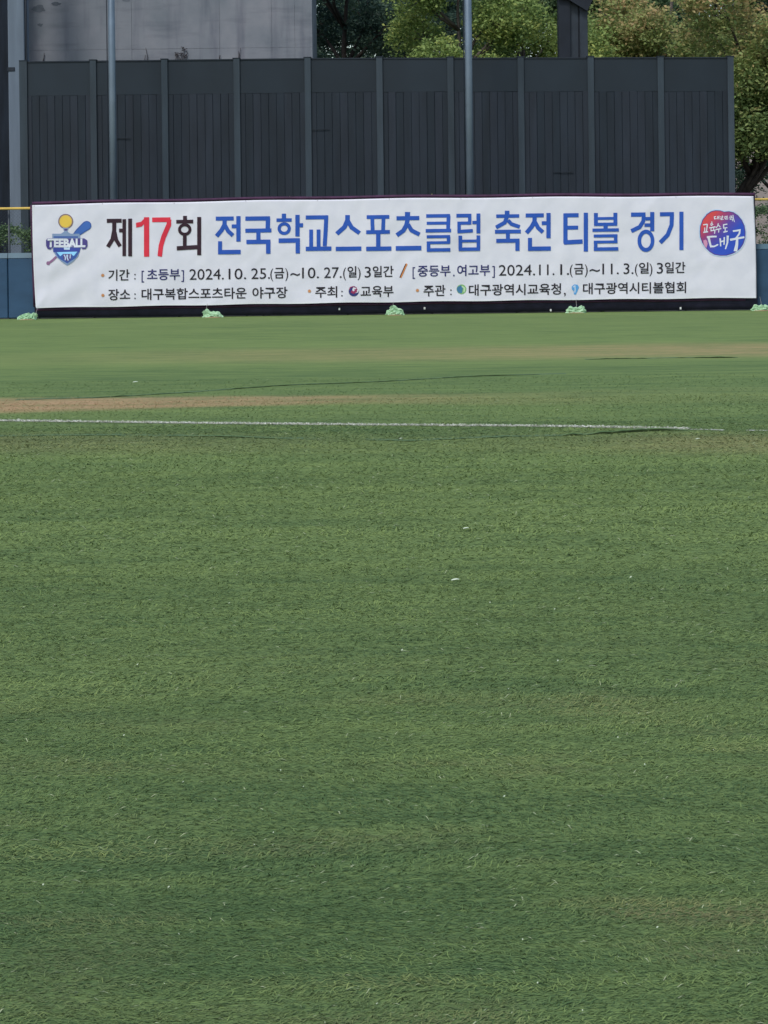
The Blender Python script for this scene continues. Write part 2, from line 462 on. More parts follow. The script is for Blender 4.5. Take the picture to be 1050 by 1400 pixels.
# purple piping along the sheet's top, left and lower edges
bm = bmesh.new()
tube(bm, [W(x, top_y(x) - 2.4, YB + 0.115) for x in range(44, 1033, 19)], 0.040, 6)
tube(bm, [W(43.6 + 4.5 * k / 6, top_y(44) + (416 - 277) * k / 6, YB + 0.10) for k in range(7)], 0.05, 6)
bm_obj('edge_piping', bm, M_sheet2, sheet_root)
bm = bmesh.new(); tube(bm, [W(x, bot_y(x) + 2.6, YB + 0.10) for x in range(50, 1034, 19)], 0.026, 6); bm_obj('lower_piping', bm, M_sheet2, sheet_root)

# ------------------------------------------------------------------ banner
N = NT('banner_cloth'); f = N.noise((2, 2, 2), 1.5, 3); g = N.noise((60, 60, 60), 1.0, 2)
N.col(N.ramp(f, [(0.3, (0.645, 0.635, 0.70)), (0.7, (0.70, 0.685, 0.74))]), 0.6); N.bump(g, 0.05, 0.002); M_cloth = N.m
banner = empty('event_banner', W(540, 415, YB), 'long white printed banner with blue Korean title, hung along the outfield wall', 'banner')
def ban_pt(px, py, off=0.0): return W(px, py, YB - rip(px, py) - off)
def ban_fn(u, v):
    pt = 44 + u * 986; pb = 49 + u * 985
    px = pt + (pb - pt) * v - (1.2 * math.sin(math.pi * v) * (1 if u < 0.5 else -1) * abs(1 - 2*u) ** 8)
    a_ = top_y(pt); b_ = bot_y(pb)
    return ban_pt(px, a_ + (b_ - a_) * v)
sheet(ban_fn, 494, 60, 'cloth', M_cloth, banner, solid=0.001)
def hem_fn(u, v):
    px = 49.5 + u * 984.2; return ban_pt(px, bot_y(px) - 2.4 + 2.5 * v, 0.004)
M_hem = flat('hem_white', (0.70, 0.70, 0.73), 0.6, 0.03)
sheet(hem_fn, 240, 1, 'hem', M_hem, banner)
def hem_l(u, v):
    py = 281 + v * 139; px = 44.3 + 4.7 * v + 1.8 * u - 1.2 * math.sin(math.pi * v); return ban_pt(px, py, 0.004)
sheet(hem_l, 1, 40, 'side_hem', M_hem, banner)

def refine(bm, step=7.0):
    """cut the flat print so that it can follow the cloth"""
    if not bm.verts: return
    xs = [v.co.x for v in bm.verts]; ys = [v.co.y for v in bm.verts]
    for ax, lo, hi in ((0, min(xs), max(xs)), (1, min(ys), max(ys))):
        c = math.ceil(lo / step) * step
        while c < hi:
            co = Vector((c, 0, 0)) if ax == 0 else Vector((0, c, 0)); no = Vector((1, 0, 0)) if ax == 0 else Vector((0, 1, 0))
            bmesh.ops.bisect_plane(bm, geom=bm.verts[:] + bm.edges[:] + bm.faces[:], plane_co=co, plane_no=no, dist=1e-5)
            c += step
def print_on(bm, name, mat, off=0.003, parent=None):
    """bm holds the print in photo pixels (x, y, layer)"""
    refine(bm, 4.0)
    for v in bm.verts: v.co = ban_pt(v.co.x, v.co.y, off + 0.007 + v.co.z * 0.0009)
    bmesh.ops.recalc_face_normals(bm, faces=bm.faces[:])
    return bm_obj(name, bm, mat, parent or banner)

def ribbon(bm, pts, wd, z=0, w_end=None):
    pts = [Vector((p[0], p[1], 0)) for p in pts]; L, R = [], []
    n = len(pts)
    for i, p in enumerate(pts):
        d0 = (p - pts[i-1]).normalized() if i else None; d1 = (pts[i+1] - p).normalized() if i < n-1 else None
        d = ((d0 or d1) + (d1 or d0)).normalized(); nn = Vector((-d.y, d.x, 0)); ref = d1 or d0
        k = 1 / max(0.5, nn.dot(Vector((-ref.y, ref.x, 0))))
        w_ = (wd if w_end is None else wd + (w_end - wd) * i / (n - 1)) / 2 * k
        L.append(bm.verts.new((p.x + nn.x*w_, p.y + nn.y*w_, z))); R.append(bm.verts.new((p.x - nn.x*w_, p.y - nn.y*w_, z)))
    for i in range(n - 1): bm.faces.new((L[i], L[i+1], R[i+1], R[i]))
def ring(bm, cx, cy, rx, ry, wd, z=0, n=28):
    o = [bm.verts.new((cx + rx*math.cos(2*math.pi*k/n), cy + ry*math.sin(2*math.pi*k/n), z)) for k in range(n)]
    i_ = [bm.verts.new((cx + (rx-wd)*math.cos(2*math.pi*k/n), cy + (ry-wd)*math.sin(2*math.pi*k/n), z)) for k in range(n)]
    for k in range(n): bm.faces.new((o[k], o[(k+1) % n], i_[(k+1) % n], i_[k]))
def poly(bm, pts, z=0):
    f_ = bm.faces.new([bm.verts.new((p[0], p[1], z)) for p in pts]); bmesh.ops.triangulate(bm, faces=[f_])
def disc(bm, cx, cy, r, z=0, n=24, ry=None):
    bm.faces.new([bm.verts.new((cx + r*math.cos(2*math.pi*k/n), cy + (ry or r)*math.sin(2*math.pi*k/n), z)) for k in range(n)])

def ink(name, c, var=0.06): return flat(name, c, 0.55, var, 3)
I_blue = ink('ink_blue', (0.020, 0.085, 0.41)); I_dark = ink('ink_maroon_black', (0.030, 0.010, 0.020))
I_red = ink('ink_red', (0.66, 0.028, 0.055)); I_text = ink('ink_black', (0.020, 0.015, 0.022)); I_navy = ink('ink_navy', (0.025, 0.025, 0.12))
I_orange = ink('ink_orange', (0.62, 0.22, 0.06)); I_tan = ink('ink_tan', (0.50, 0.28, 0.17)); I_halo = ink('ink_pale_blue', (0.48, 0.60, 0.76))

# strokes in a 100 x 150 box; B = straight/curved stroke, O = ring
def jieut(x0, x1, yb, xc, y1, yl):    # bar and two legs
    return [('B', [(x0, yb), (x1, yb)], 16), ('B', [(xc, yb), (xc - 1, yb + (yl-yb)*.35), (xc - (xc-x0)*.35, yb + (yl-yb)*.66), (x0 + 3, yl)], 17),
            ('B', [(xc + 1, yb + (yl-yb)*.38), (xc + (x1-xc)*.38, yb + (yl-yb)*.72), (x1 - 3, yl - 2)], 16)]
GL = {
 '제': [('B', [(0, 8), (58, 8)], 16), ('B', [(29, 8), (29, 45), (22, 82), (4, 112)], 16), ('B', [(30, 52), (37, 85), (52, 110)], 15),
        ('B', [(48, 47), (66, 47)], 15), ('B', [(68, 2), (68, 149)], 14), ('B', [(91, 0), (91, 150)], 15)],
 '1': [('B', [(80, 0), (80, 150)], 40), ('B', [(0, 30), (40, 26), (76, 8)], 18)],
 '7': [('B', [(0, 9), (96, 9)], 18), ('B', [(88, 9), (88, 28), (60, 75), (46, 110), (40, 150)], 24)],
 '회': [('B', [(35, 0), (35, 16)], 16), ('B', [(0, 22), (68, 22)], 14), ('O', 34, 52, 27, 24, 12), ('B', [(34, 74), (34, 118)], 15),
        ('B', [(2, 123), (88, 119)], 16), ('B', [(92, 5), (92, 150)], 16)],
 '전': jieut(0, 72, 9, 36, 0, 78) + [('B', [(64, 40), (90, 40)], 15), ('B', [(91, 0), (91, 100)], 17),
        ('B', [(17, 98), (17, 141)], 16), ('B', [(9, 141), (100, 141)], 17)],
 '국': [('B', [(0, 9), (95, 9)], 17), ('B', [(87, 9), (86, 58)], 17), ('B', [(0, 57), (100, 57)], 16), ('B', [(50, 57), (50, 98)], 16),
        ('B', [(4, 102), (96, 102)], 17), ('B', [(88, 102), (88, 150)], 17)],
 '학': [('B', [(28, 0), (28, 18)], 16), ('B', [(0, 24), (57, 24)], 13), ('O', 29, 56, 25, 24, 12), ('B', [(79, 5), (79, 86)], 16),
        ('B', [(80, 44), (100, 44)], 15), ('B', [(8, 101), (88, 101)], 17), ('B', [(80, 101), (80, 150)], 16)],
 '교': [('B', [(0, 9), (88, 9)], 17), ('B', [(80, 9), (78, 60), (74, 130)], 16), ('B', [(21, 60), (21, 132)], 15), ('B', [(50, 60), (50, 132)], 15),
        ('B', [(0, 141), (100, 141)], 18)],
 '스': [('B', [(46, 0), (46, 22), (34, 50), (4, 78)], 18), ('B', [(48, 26), (62, 52), (93, 76)], 17), ('B', [(0, 141), (100, 141)], 18)],
 '포': [('B', [(2, 8), (92, 8)], 16), ('B', [(24, 8), (26, 70)], 15), ('B', [(69, 8), (67, 70)], 15), ('B', [(0, 71), (94, 71)], 16),
        ('B', [(48, 71), (48, 140)], 17), ('B', [(0, 141), (100, 141)], 18)],
 '츠': [('B', [(46, 0), (46, 20)], 20), ('B', [(3, 24), (92, 24)], 16), ('B', [(47, 24), (42, 50), (30, 72), (4, 90)], 17),
        ('B', [(48, 48), (62, 72), (93, 88)], 16), ('B', [(0, 141), (100, 141)], 18)],
 '클': [('B', [(2, 7), (96, 7)], 14), ('B', [(4, 36), (88, 36)], 12), ('B', [(90, 7), (88, 66)], 15), ('B', [(0, 66), (100, 66)], 14),
        ('B', [(4, 90), (96, 90)], 12), ('B', [(90, 90), (90, 116)], 14), ('B', [(4, 114), (96, 114)], 11), ('B', [(11, 114), (11, 143)], 14), ('B', [(4, 143), (97, 143)], 14)],
 '럽': [('B', [(0, 8), (62, 8)], 15), ('B', [(55, 8), (55, 40)], 14), ('B', [(4, 38), (62, 38)], 13), ('B', [(11, 38), (11, 72)], 14), ('B', [(4, 72), (68, 69)], 14),
        ('B', [(66, 36), (90, 36)], 13), ('B', [(91, 0), (91, 80)], 16), ('B', [(16, 88), (16, 142)], 15), ('B', [(91, 88), (91, 142)], 15),
        ('B', [(16, 110), (91, 110)], 11), ('B', [(9, 143), (98, 143)], 14)],
 '축': [('B', [(47, 0), (47, 16)], 18), ('B', [(5, 20), (94, 20)], 13), ('B', [(47, 20), (38, 44), (4, 62)], 15), ('B', [(50, 36), (64, 50), (96, 61)], 14),
        ('B', [(0, 78), (100, 78)], 14), ('B', [(50, 78), (50, 110)], 15), ('B', [(5, 112), (95, 112)], 15), ('B', [(87, 112), (87, 150)], 16)],
 '티': [('B', [(9, 2), (9, 118)], 17), ('B', [(2, 9), (62, 9)], 16), ('B', [(9, 57), (60, 57)], 15), ('B', [(3, 114), (78, 111)], 17), ('B', [(91, 0), (91, 150)], 17)],
 '볼': [('B', [(13, 0), (13, 45)], 15), ('B', [(87, 0), (87, 45)], 15), ('B', [(13, 22), (87, 22)], 11), ('B', [(6, 45), (94, 45)], 13), ('B', [(50, 45), (50, 66)], 16),
        ('B', [(0, 68), (100, 68)], 13), ('B', [(5, 91), (95, 91)], 12), ('B', [(88, 91), (88, 116)], 13), ('B', [(5, 115), (95, 115)], 11), ('B', [(12, 115), (12, 143)], 13), ('B', [(5, 143), (98, 143)], 14)],
 '경': [('B', [(2, 9), (62, 9)], 16), ('B', [(55, 9), (53, 34), (38, 56), (3, 71)], 16), ('B', [(62, 25), (90, 25)], 13), ('B', [(58, 49), (90, 49)], 13), ('B', [(90, 0), (90, 72)], 17),
        ('O', 64, 108, 35, 42, 15)],
 '기': [('B', [(2, 9), (60, 9)], 16), ('B', [(52, 9), (50, 52), (34, 90), (3, 120)], 17), ('B', [(91, 0), (91, 150)], 17)],
}
TITLE = [('제', 146, 181, 299, 350.5, I_dark), ('1', 186, 204, 297, 351, I_red), ('7', 208, 234, 297.2, 350.5, I_red), ('회', 241, 275, 295, 349, I_dark),
 ('전', 295, 329, 295.6, 347.7, I_blue), ('국', 335.4, 371, 295.6, 347, I_blue), ('학', 378, 414.3, 292, 346.6, I_blue), ('교', 418, 453, 294.2, 342.9, I_blue),
 ('스', 459, 494, 294, 343, I_blue), ('포', 500.6, 535, 294, 342.9, I_blue), ('츠', 541, 576, 289.8, 342.5, I_blue), ('클', 582, 616.7, 292.7, 344, I_blue),
 ('럽', 624, 657, 292, 343, I_blue), ('축', 676.7, 712, 288, 343, I_blue), ('전', 718.7, 753, 291.3, 343, I_blue), ('티', 770, 804, 291, 344, I_blue),
 ('볼', 810, 846, 291, 342.8, I_blue), ('경', 862, 895, 290, 344.4, I_blue), ('기', 901.6, 934.6, 289.6, 342, I_blue)]
for ch, x0, x1, y0, y1, mt in TITLE:
    bm = bmesh.new(); sx_, sy_ = (x1 - x0) / 100, (y1 - y0) / 150
    if ch == '1': sx_ = (x1 - x0) / 100
    for k, s_ in enumerate(GL[ch]):
        sub = bmesh.new()
        if s_[0] == 'B': ribbon(sub, s_[1], s_[2] if ch not in '1' else s_[2], k)
        else: ring(sub, s_[1], s_[2], s_[3], s_[4], s_[5], k)
        for v in sub.verts:
            v.co.x = x0 + v.co.x * sx_; v.co.y = y0 + v.co.y * sy_ - (v.co.x - (x0 + x1)/2) * 0.012
        tmp = bpy.data.meshes.new('t'); sub.to_mesh(tmp); sub.free(); bm.from_mesh(tmp); bpy.data.meshes.remove(tmp)
    print_on(bm, 'title_letter', mt, 0.003)

def font_bm(s, x0, x1, yc, h, embolden=0.012, slope=-0.0130, z=0, ref=None):
    c = bpy.data.curves.new('t', 'FONT'); c.body = s; c.offset = embolden if ord(s[0]) > 999 or s == 'TEEBALL' else 0.001; c.resolution_u = 3
    o = bpy.data.objects.new('t', c); COL.objects.link(o); bpy.context.view_layer.update()
    me = bpy.data.meshes.new_from_object(o.evaluated_get(bpy.context.evaluated_depsgraph_get()))
    bpy.data.objects.remove(o); bpy.data.curves.remove(c)
    bm = bmesh.new(); bm.from_mesh(me); bpy.data.meshes.remove(me)
    xs = [v.co.x for v in bm.verts]; a_, b_ = min(xs), max(xs)
    # type em: Hangul body spans about -0.10 .. 0.80 of the em, digits 0 .. 0.72
    k = h / 0.9
    for v in bm.verts:
        x = x0 + (v.co.x - a_) / (b_ - a_) * (x1 - x0)
        y = yc - (v.co.y - 0.345) * k + (x - (x0 + x1)/2) * slope
        v.co = Vector((x, y, z))
    return bm
L2 = lambda x: 375.2 - 0.0134 * (x - 260); L3 = lambda x: 402.0 - 0.0128 * (x - 260)
SEG = [('기간', 148, 177, 2, 15, I_text), (':', 183.5, 185.5, 2, 15, I_text), ('[', 193.5, 197, 2, 16, I_navy), ('초등부', 201, 246, 2, 15, I_navy), (']', 248, 251.5, 2, 16, I_navy),
 ('2024.', 259, 306, 2, 19, I_text), ('10.', 312.5, 336.5, 2, 19, I_text), ('25.', 343.5, 369, 2, 19, I_text), ('(', 369.5, 373.5, 2, 17, I_text), ('금', 375, 388.5, 2, 15, I_text), (')', 390, 394, 2, 17, I_text),
 ('~', 397, 410, 2, 22, I_text), ('10.', 413, 436, 2, 19, I_text), ('27.', 443, 467, 2, 19, I_text), ('(', 469, 473, 2, 17, I_text), ('일', 475, 487.5, 2, 15, I_text), (')', 489, 493, 2, 17, I_text),
 ('3', 498.5, 507, 2, 19, I_text), ('일간', 509.5, 538, 2, 15, I_text),
 ('[', 564, 567.5, 2, 16, I_navy), ('중등부', 571, 616, 2, 15, I_navy), ('.', 619.5, 621.5, 2, 19, I_navy), ('여고부', 625, 670, 2, 15, I_navy), (']', 673, 676.5, 2, 16, I_navy),
 ('2024.', 682, 731.5, 2, 19, I_text), ('11.', 737, 758, 2, 19, I_text), ('1.', 766, 778, 2, 19, I_text), ('(', 779, 783, 2, 17, I_text), ('금', 785, 798, 2, 15, I_text), (')', 799.5, 803.5, 2, 17, I_text),
 ('~', 806, 820, 2, 22, I_text), ('11.', 823.5, 846, 2, 19, I_text), ('3.', 852.5, 866, 2, 19, I_text), ('(', 868, 872, 2, 17, I_text), ('일', 873.5, 887, 2, 15, I_text), (')', 888, 892, 2, 17, I_text),
 ('3', 898, 906.5, 2, 19, I_text), ('일간', 909, 937, 2, 15, I_text),
 ('장소', 148, 178, 3, 15, I_text), (':', 183.5, 185.5, 3, 15, I_text), ('대구복합스포츠타운', 193.5, 337, 3, 15, I_text), ('야구장', 345, 393, 3, 15, I_text),
 ('주최', 431, 461, 3, 15, I_text), (':', 466.5, 468.5, 3, 15, I_text), ('교육부', 493, 538, 3, 15, I_text),
 ('주관', 579, 609, 3, 15, I_text), (':', 615.5, 617.5, 3, 15, I_text), ('대구광역시교육청', 641, 767, 3, 15, I_text), (',', 771, 773.5, 3, 19, I_text),
 ('대구광역시티볼협회', 797, 938, 3, 15, I_text)]
for s_, x0, x1, ln, h, mt in SEG:
    fy = (L2 if ln == 2 else L3)((x0 + x1) / 2)
    print_on(font_bm(s_, x0, x1, fy, h, 0.014 if len(s_) < 20 else 0.01), 'small_lettering', mt, 0.004)
for cx, cy in ((140.4, 376.4), (140.6, 403.8), (423, 398), (570.8, 397)):
    bm = bmesh.new(); disc(bm, cx, cy, 2.3, 0, 16); print_on(bm, 'bullet', I_tan, 0.003)
    bm = bmesh.new(); disc(bm, cx, cy, 1.1, 0, 12); print_on(bm, 'bullet_dot', I_orange, 0.0045)
bm = bmesh.new(); ribbon(bm, [(556, 360.5), (547.5, 379.5)], 2.6); print_on(bm, 'slash', I_orange, 0.003)
bm = bmesh.new(); ribbon(bm, [(554.6, 361), (546.4, 379.5)], 1.1); print_on(bm, 'slash_edge', I_dark, 0.0045)
# round emblem before the host's name
I_teal = ink('ink_teal', (0.05, 0.17, 0.30)); I_green = ink('ink_green', (0.22, 0.42, 0.16)); I_sky = ink('ink_sky_blue', (0.10, 0.33, 0.66)); I_cy = ink('ink_cyan', (0.28, 0.62, 0.90))
em = empty
bm = bmesh.new(); disc(bm, 483.6, 398.1, 7.0, 0); print_on(bm, 'emblem_disc', ink('ink_deep_blue', (0.03, 0.035, 0.16)), 0.003)
bm = bmesh.new(); disc(bm, 486.3, 396.2, 4.5, 0); print_on(bm, 'emblem_crescent', M_cloth, 0.0045)
bm = bmesh.new(); ribbon(bm, [(477.5, 396), (479, 392.8), (483, 391.8), (487, 393.3), (488.4, 396.5)], 1.2, 0); ribbon(bm, [(480, 398.5), (483.5, 400), (486.5, 398.2), (486, 395.2)], 3.2, 1)
print_on(bm, 'emblem_wave', ink('ink_crimson', (0.30, 0.03, 0.10)), 0.006)
bm = bmesh.new(); disc(bm, 630.9, 395.4, 6.6, 0); print_on(bm, 'emblem_globe', I_green, 0.003)
bm = bmesh.new(); poly(bm, [(625.2, 392.5), (630, 390), (633, 393), (629, 396.5), (631.5, 401), (627, 400.4), (624.4, 396.5)]); print_on(bm, 'emblem_globe_shade', I_teal, 0.0045)
bm = bmesh.new(); ribbon(bm, [(631.5, 391.5), (635, 394), (634.5, 399)], 1.8); print_on(bm, 'emblem_globe_light', ink('ink_pale_green', (0.50, 0.66, 0.42)), 0.0055)
bm = bmesh.new(); poly(bm, [(781.5, 392), (785, 388.8), (789.5, 389.2), (791.5, 392.5), (789.5, 398), (787.2, 402.8), (784.6, 402.4), (784.5, 398), (782, 395.6)]); print_on(bm, 'emblem_tee', I_sky, 0.003)
bm = bmesh.new(); ribbon(bm, [(783.5, 392.5), (786, 391), (786.4, 396), (785.8, 400)], 1.6); print_on(bm, 'emblem_tee_light', I_halo, 0.0045)

# ---- tee-ball crest at the left end
def C1(x, y): return (40 + x / 10.5, 280 + y / 10.5)
def P1(pts): return [C1(*p) for p in pts]
I_steel = ink('ink_steel_blue', (0.22, 0.30, 0.46)); I_crest = ink('ink_crest_blue', (0.045, 0.10, 0.34)); I_plum = ink('ink_plum', (0.10, 0.06, 0.20)); I_yel = ink('ink_yellow', (0.74, 0.50, 0.07)); I_bat = ink('ink_bat_blue', (0.055, 0.14, 0.44))
def oneprint(fn, name, mat, off):
    bm = bmesh.new(); fn(bm); print_on(bm, name, mat, off)
oneprint(lambda b: (ribbon(b, P1([(270, 845), (330, 800), (390, 745)]), 3.2, 0), disc(b, *C1(272, 838), 2.6, 1)), 'bat_grip', ink('ink_mauve', (0.26, 0.13, 0.24)), 0.003)
oneprint(lambda b: ribbon(b, P1([(640, 470), (700, 400), (765, 345), (822, 300)]), 7.5, 0, 13.0), 'bat_outline', I_crest, 0.003)
oneprint(lambda b: disc(b, *C1(824, 299), 6.45, 0), 'bat_tip', I_crest, 0.0031 + 0.0006)
oneprint(lambda b: ribbon(b, P1([(650, 462), (705, 398), (765, 345), (822, 300)]), 5.2, 0, 10.6), 'bat_barrel', I_bat, 0.0045)
oneprint(lambda b: disc(b, *C1(824, 299), 5.25, 0), 'bat_barrel_end', I_bat, 0.0052)
oneprint(lambda b: disc(b, *C1(523, 238), 10.2, 0, 32), 'ball_outline', ink('ink_brown', (0.16, 0.10, 0.14)), 0.003)
oneprint(lambda b: disc(b, *C1(523, 238), 9.0, 0, 32), 'ball_rim', ink('ink_amber', (0.55, 0.36, 0.12)), 0.0040)
oneprint(lambda b: disc(b, *C1(523, 238), 7.9, 0, 32), 'ball', I_yel, 0.0048)
oneprint(lambda b: poly(b, P1([(480, 325), (565, 325), (548, 385), (600, 418), (450, 418), (500, 385)])), 'tee_stem', I_steel, 0.0038)
oneprint(lambda b: poly(b, P1([(500, 345), (550, 345), (540, 372), (508, 372)])), 'tee_neck', I_plum, 0.0046)
oneprint(lambda b: poly(b, P1([(330, 415), (720, 415), (735, 480), (740, 620), (700, 740), (630, 815), (545, 872), (460, 815), (385, 740), (340, 660), (330, 560)])), 'shield', I_steel, 0.0055)
oneprint(lambda b: poly(b, P1([(350, 452), (700, 452), (700, 474), (350, 474)])), 'shield_bar', I_crest, 0.0063)
oneprint(lambda b: poly(b, P1([(345, 615), (735, 615), (722, 680), (345, 680)])), 'shield_band', ink('ink_ultramarine', (0.04, 0.06, 0.30)), 0.0063)
oneprint(lambda b: poly(b, P1([(372, 682), (718, 682), (670, 760), (545, 842), (420, 765)])), 'shield_field', I_crest, 0.0064)
oneprint(lambda b: poly(b, P1([(395, 680), (690, 672), (640, 735), (600, 710), (480, 710), (445, 738)])), 'shield_wings', I_cy, 0.0072)
oneprint(lambda b: poly(b, P1([(480, 705), (610, 705), (600, 780), (545, 815), (490, 780)])), 'shield_panel', I_plum, 0.0080)
oneprint(lambda b: (ribbon(b, P1([(500, 715), (520, 760), (515, 795)]), 1.5, 0), ribbon(b, P1([(545, 715), (545, 760), (560, 800)]), 1.6, 1), ribbon(b, P1([(590, 712), (585, 770)]), 1.3, 2), disc(b, *C1(545, 735), 1.4, 3, 10)), 'shield_figure', I_halo, 0.0090)
oneprint(lambda b: poly(b, P1([(240, 510), (262, 482), (790, 482), (832, 510), (836, 590), (810, 632), (765, 640), (745, 612), (345, 606), (300, 640), (262, 632), (242, 590)])), 'name_band', ink('ink_band_plum', (0.07, 0.055, 0.22)), 0.0100)
oneprint(lambda b: poly(b, P1([(495, 612), (585, 612), (580, 645), (500, 645)])), 'band_tab', I_halo, 0.0110)
bm = font_bm('TEEBALL', *[C1(262, 0)[0], C1(805, 0)[0]], C1(0, 547)[1] - 0.0, 13.6, 0.05, 0.0)
print_on(bm, 'crest_lettering', ink('ink_white', (0.66, 0.68, 0.74)), 0.0120)
# serif feet of the crest letters
bm = bmesh.new()
for k, (a_, b_) in enumerate(((290, 325), (352, 420), (432, 500), (505, 570), (590, 622), (640, 665), (672, 735), (742, 808))):
    ribbon(bm, P1([(a_, 592), (b_, 590)]), 1.1, k % 2)
print_on(bm, 'crest_serifs', bpy.data.materials['ink_white'], 0.0126)

# ---- round city emblem at the right end
def C2(x, y): return (940 + x / 9.545, 275 + y / 9.545)
def P2(pts): return [C2(*p) for p in pts]
rim = [(160, 400), (165, 330), (195, 240), (250, 170), (310, 130), (370, 118), (430, 122), (480, 138), (540, 132), (600, 145), (660, 185), (710, 245), (745, 320), (758, 400),
       (755, 480), (730, 560), (690, 620), (640, 662), (580, 690), (510, 712), (430, 714), (350, 700), (290, 665), (235, 610), (190, 540), (165, 470)]
oneprint(lambda b: poly(b, [C2(458 + (x - 458) * 1.04, 416 + (y - 416) * 1.04) for x, y in rim]), 'emblem_halo', I_halo, 0.003)
oneprint(lambda b: poly(b, P2(rim)), 'emblem_rim', ink('ink_rim_plum', (0.10, 0.04, 0.20)), 0.0038)
N = NT('ink_red_to_blue'); tc = N.n('TexCoord'); sp = N.n('SeparateXYZ'); N.l(tc.outputs['Object'], sp.inputs[0])
pa = C2(220, 190); pb = C2(560, 520); A = W(pa[0], pa[1], YB); Bv = W(pb[0], pb[1], YB); dd = Bv - A; L_ = dd.x**2 + dd.z**2
fac = N.math('DIVIDE', N.math('ADD', N.math('MULTIPLY', N.math('SUBTRACT', sp.outputs[0], A.x), dd.x), N.math('MULTIPLY', N.math('SUBTRACT', sp.outputs[2], A.z), dd.z)), L_, clamp=True)
N.col(N.ramp(fac, [(0.15, (0.62, 0.065, 0.065)), (0.42, (0.30, 0.05, 0.17)), (0.62, (0.10, 0.06, 0.33)), (0.9, (0.028, 0.075, 0.46))]), 0.55)
oneprint(lambda b: poly(b, [C2(458 + (x - 458) * 0.965, 416 + (y - 416) * 0.965) for x, y in rim]), 'emblem_field', N.m, 0.0048)
I_wh = bpy.data.materials['ink_white']
def brush(name, strokes, off=0.006):
    for k, (pts, a_, b_) in enumerate(strokes):
        bm = bmesh.new(); ribbon(bm, P2(pts), a_, 0, b_); print_on(bm, name, I_wh, off + (k % 5) * 0.0008)
brush('brush_stroke', [
    ([(252, 470), (320, 462), (380, 462)], 2.6, 2.2), ([(275, 475), (290, 540), (305, 592), (350, 590), (400, 565)], 3.2, 1.8),
    ([(425, 485), (430, 540), (432, 590)], 2.2, 1.6), ([(432, 530), (470, 520), (488, 515)], 2.0, 2.0), ([(480, 470), (478, 540), (474, 570)], 2.0, 1.6), ([(525, 450), (520, 540), (495, 625)], 3.2, 1.6),
    ([(592, 392), (640, 385), (682, 378), (678, 420), (640, 475), (612, 500)], 2.4, 2.2), ([(555, 505), (640, 488), (742, 470)], 3.0, 2.6), ([(648, 492), (642, 570), (625, 655)], 3.0, 5.0)])
brush('brush_stroke', [
    ([(205, 310), (245, 302), (258, 305), (252, 350), (246, 395)], 1.6, 1.4), ([(225, 345), (223, 395)], 1.3, 1.3), ([(205, 408), (268, 398)], 1.8, 1.8),
    ([(300, 300), (318, 290), (330, 305), (312, 318), (300, 302)], 1.1, 1.1), ([(285, 350), (365, 335)], 1.7, 1.7), ([(310, 345), (305, 380)], 1.1, 1.1), ([(340, 342), (342, 375)], 1.1, 1.1), ([(300, 388), (358, 378), (352, 425)], 1.5, 1.2), ([(312, 268), (322, 280)], 1.4, 1.4),
    ([(402, 290), (392, 325), (372, 350)], 1.4, 1.2), ([(402, 310), (428, 340)], 1.3, 1.2), ([(368, 372), (440, 358)], 1.6, 1.5), ([(408, 366), (406, 410)], 1.4, 1.1),
    ([(520, 300), (470, 308), (472, 352), (520, 345)], 1.6, 1.3), ([(492, 350), (490, 395)], 1.3, 1.2), ([(468, 405), (522, 392)], 1.8, 1.6)], 0.006)
brush('brush_stroke', [
    ([(345, 205), (372, 200)], 1.1, 1.1), ([(350, 205), (352, 232), (380, 228)], 1.2, 1.1), ([(392, 195), (392, 236)], 1.0, 1.0), ([(392, 215), (408, 212)], 0.9, 0.9), ([(410, 190), (410, 238)], 1.1, 1.0),
    ([(425, 205), (445, 202)], 0.9, 0.9), ([(430, 222), (442, 218), (440, 232), (428, 230)], 0.9, 0.9), ([(455, 188), (455, 228)], 1.1, 1.0), ([(456, 205), (468, 203)], 0.9, 0.9), ([(432, 242), (470, 238)], 0.9, 0.9),
    ([(485, 200), (505, 198), (504, 222), (486, 224), (485, 202)], 0.9, 0.9), ([(518, 190), (518, 222)], 1.1, 0.9), ([(490, 236), (530, 232)], 1.0, 1.0),
    ([(548, 198), (575, 194), (574, 212)], 1.0, 0.9), ([(540, 220), (590, 212)], 1.0, 1.0), ([(562, 218), (562, 232)], 0.9, 0.9), ([(550, 240), (588, 232), (584, 262)], 1.0, 0.9), ([(592, 180), (600, 230), (612, 272)], 1.1, 0.9)], 0.006)
oneprint(lambda b: poly(b, P2([(205, 515), (235, 502), (256, 520), (262, 560), (245, 612), (222, 585), (208, 550)])), 'seal_mark', ink('ink_seal_pink', (0.62, 0.28, 0.42)), 0.006)

# eyelets and cords at the corners, tied to the yellow rail
M_cord = flat('cord', (0.45, 0.43, 0.40), 0.8)
for px in (47, 1028) + tuple(range(140, 1000, 98)):
    bm = bmesh.new(); p = ban_pt(px, top_y(px) + 1.6, 0.004)
    tube(bm, [p, Vector((p.x, YB - 0.02, p.z + .02)), Vector((p.x + .02, YW + .03, 2.79)), Vector((p.x + .03, YW + .12, 2.80))], 0.005, 5); bm_obj('tie_cord', bm, M_cord, banner)

# small white studs low on the dark sheet
M_stud = flat('stud_white', (0.62, 0.62, 0.60), 0.5)
for px, py in ((464, 422.5), (580.5, 421.5), (753, 424.2), (930.5, 421.5)):
    p = W(px, py, YB + 0.095); bm = bmesh.new()
    box(bm, p.x - .022, p.x + .022, p.y - .006, p.y + .006, p.z - .03, p.z + .03, 0.006); bm_obj('stud', bm, M_stud, sheet_root)

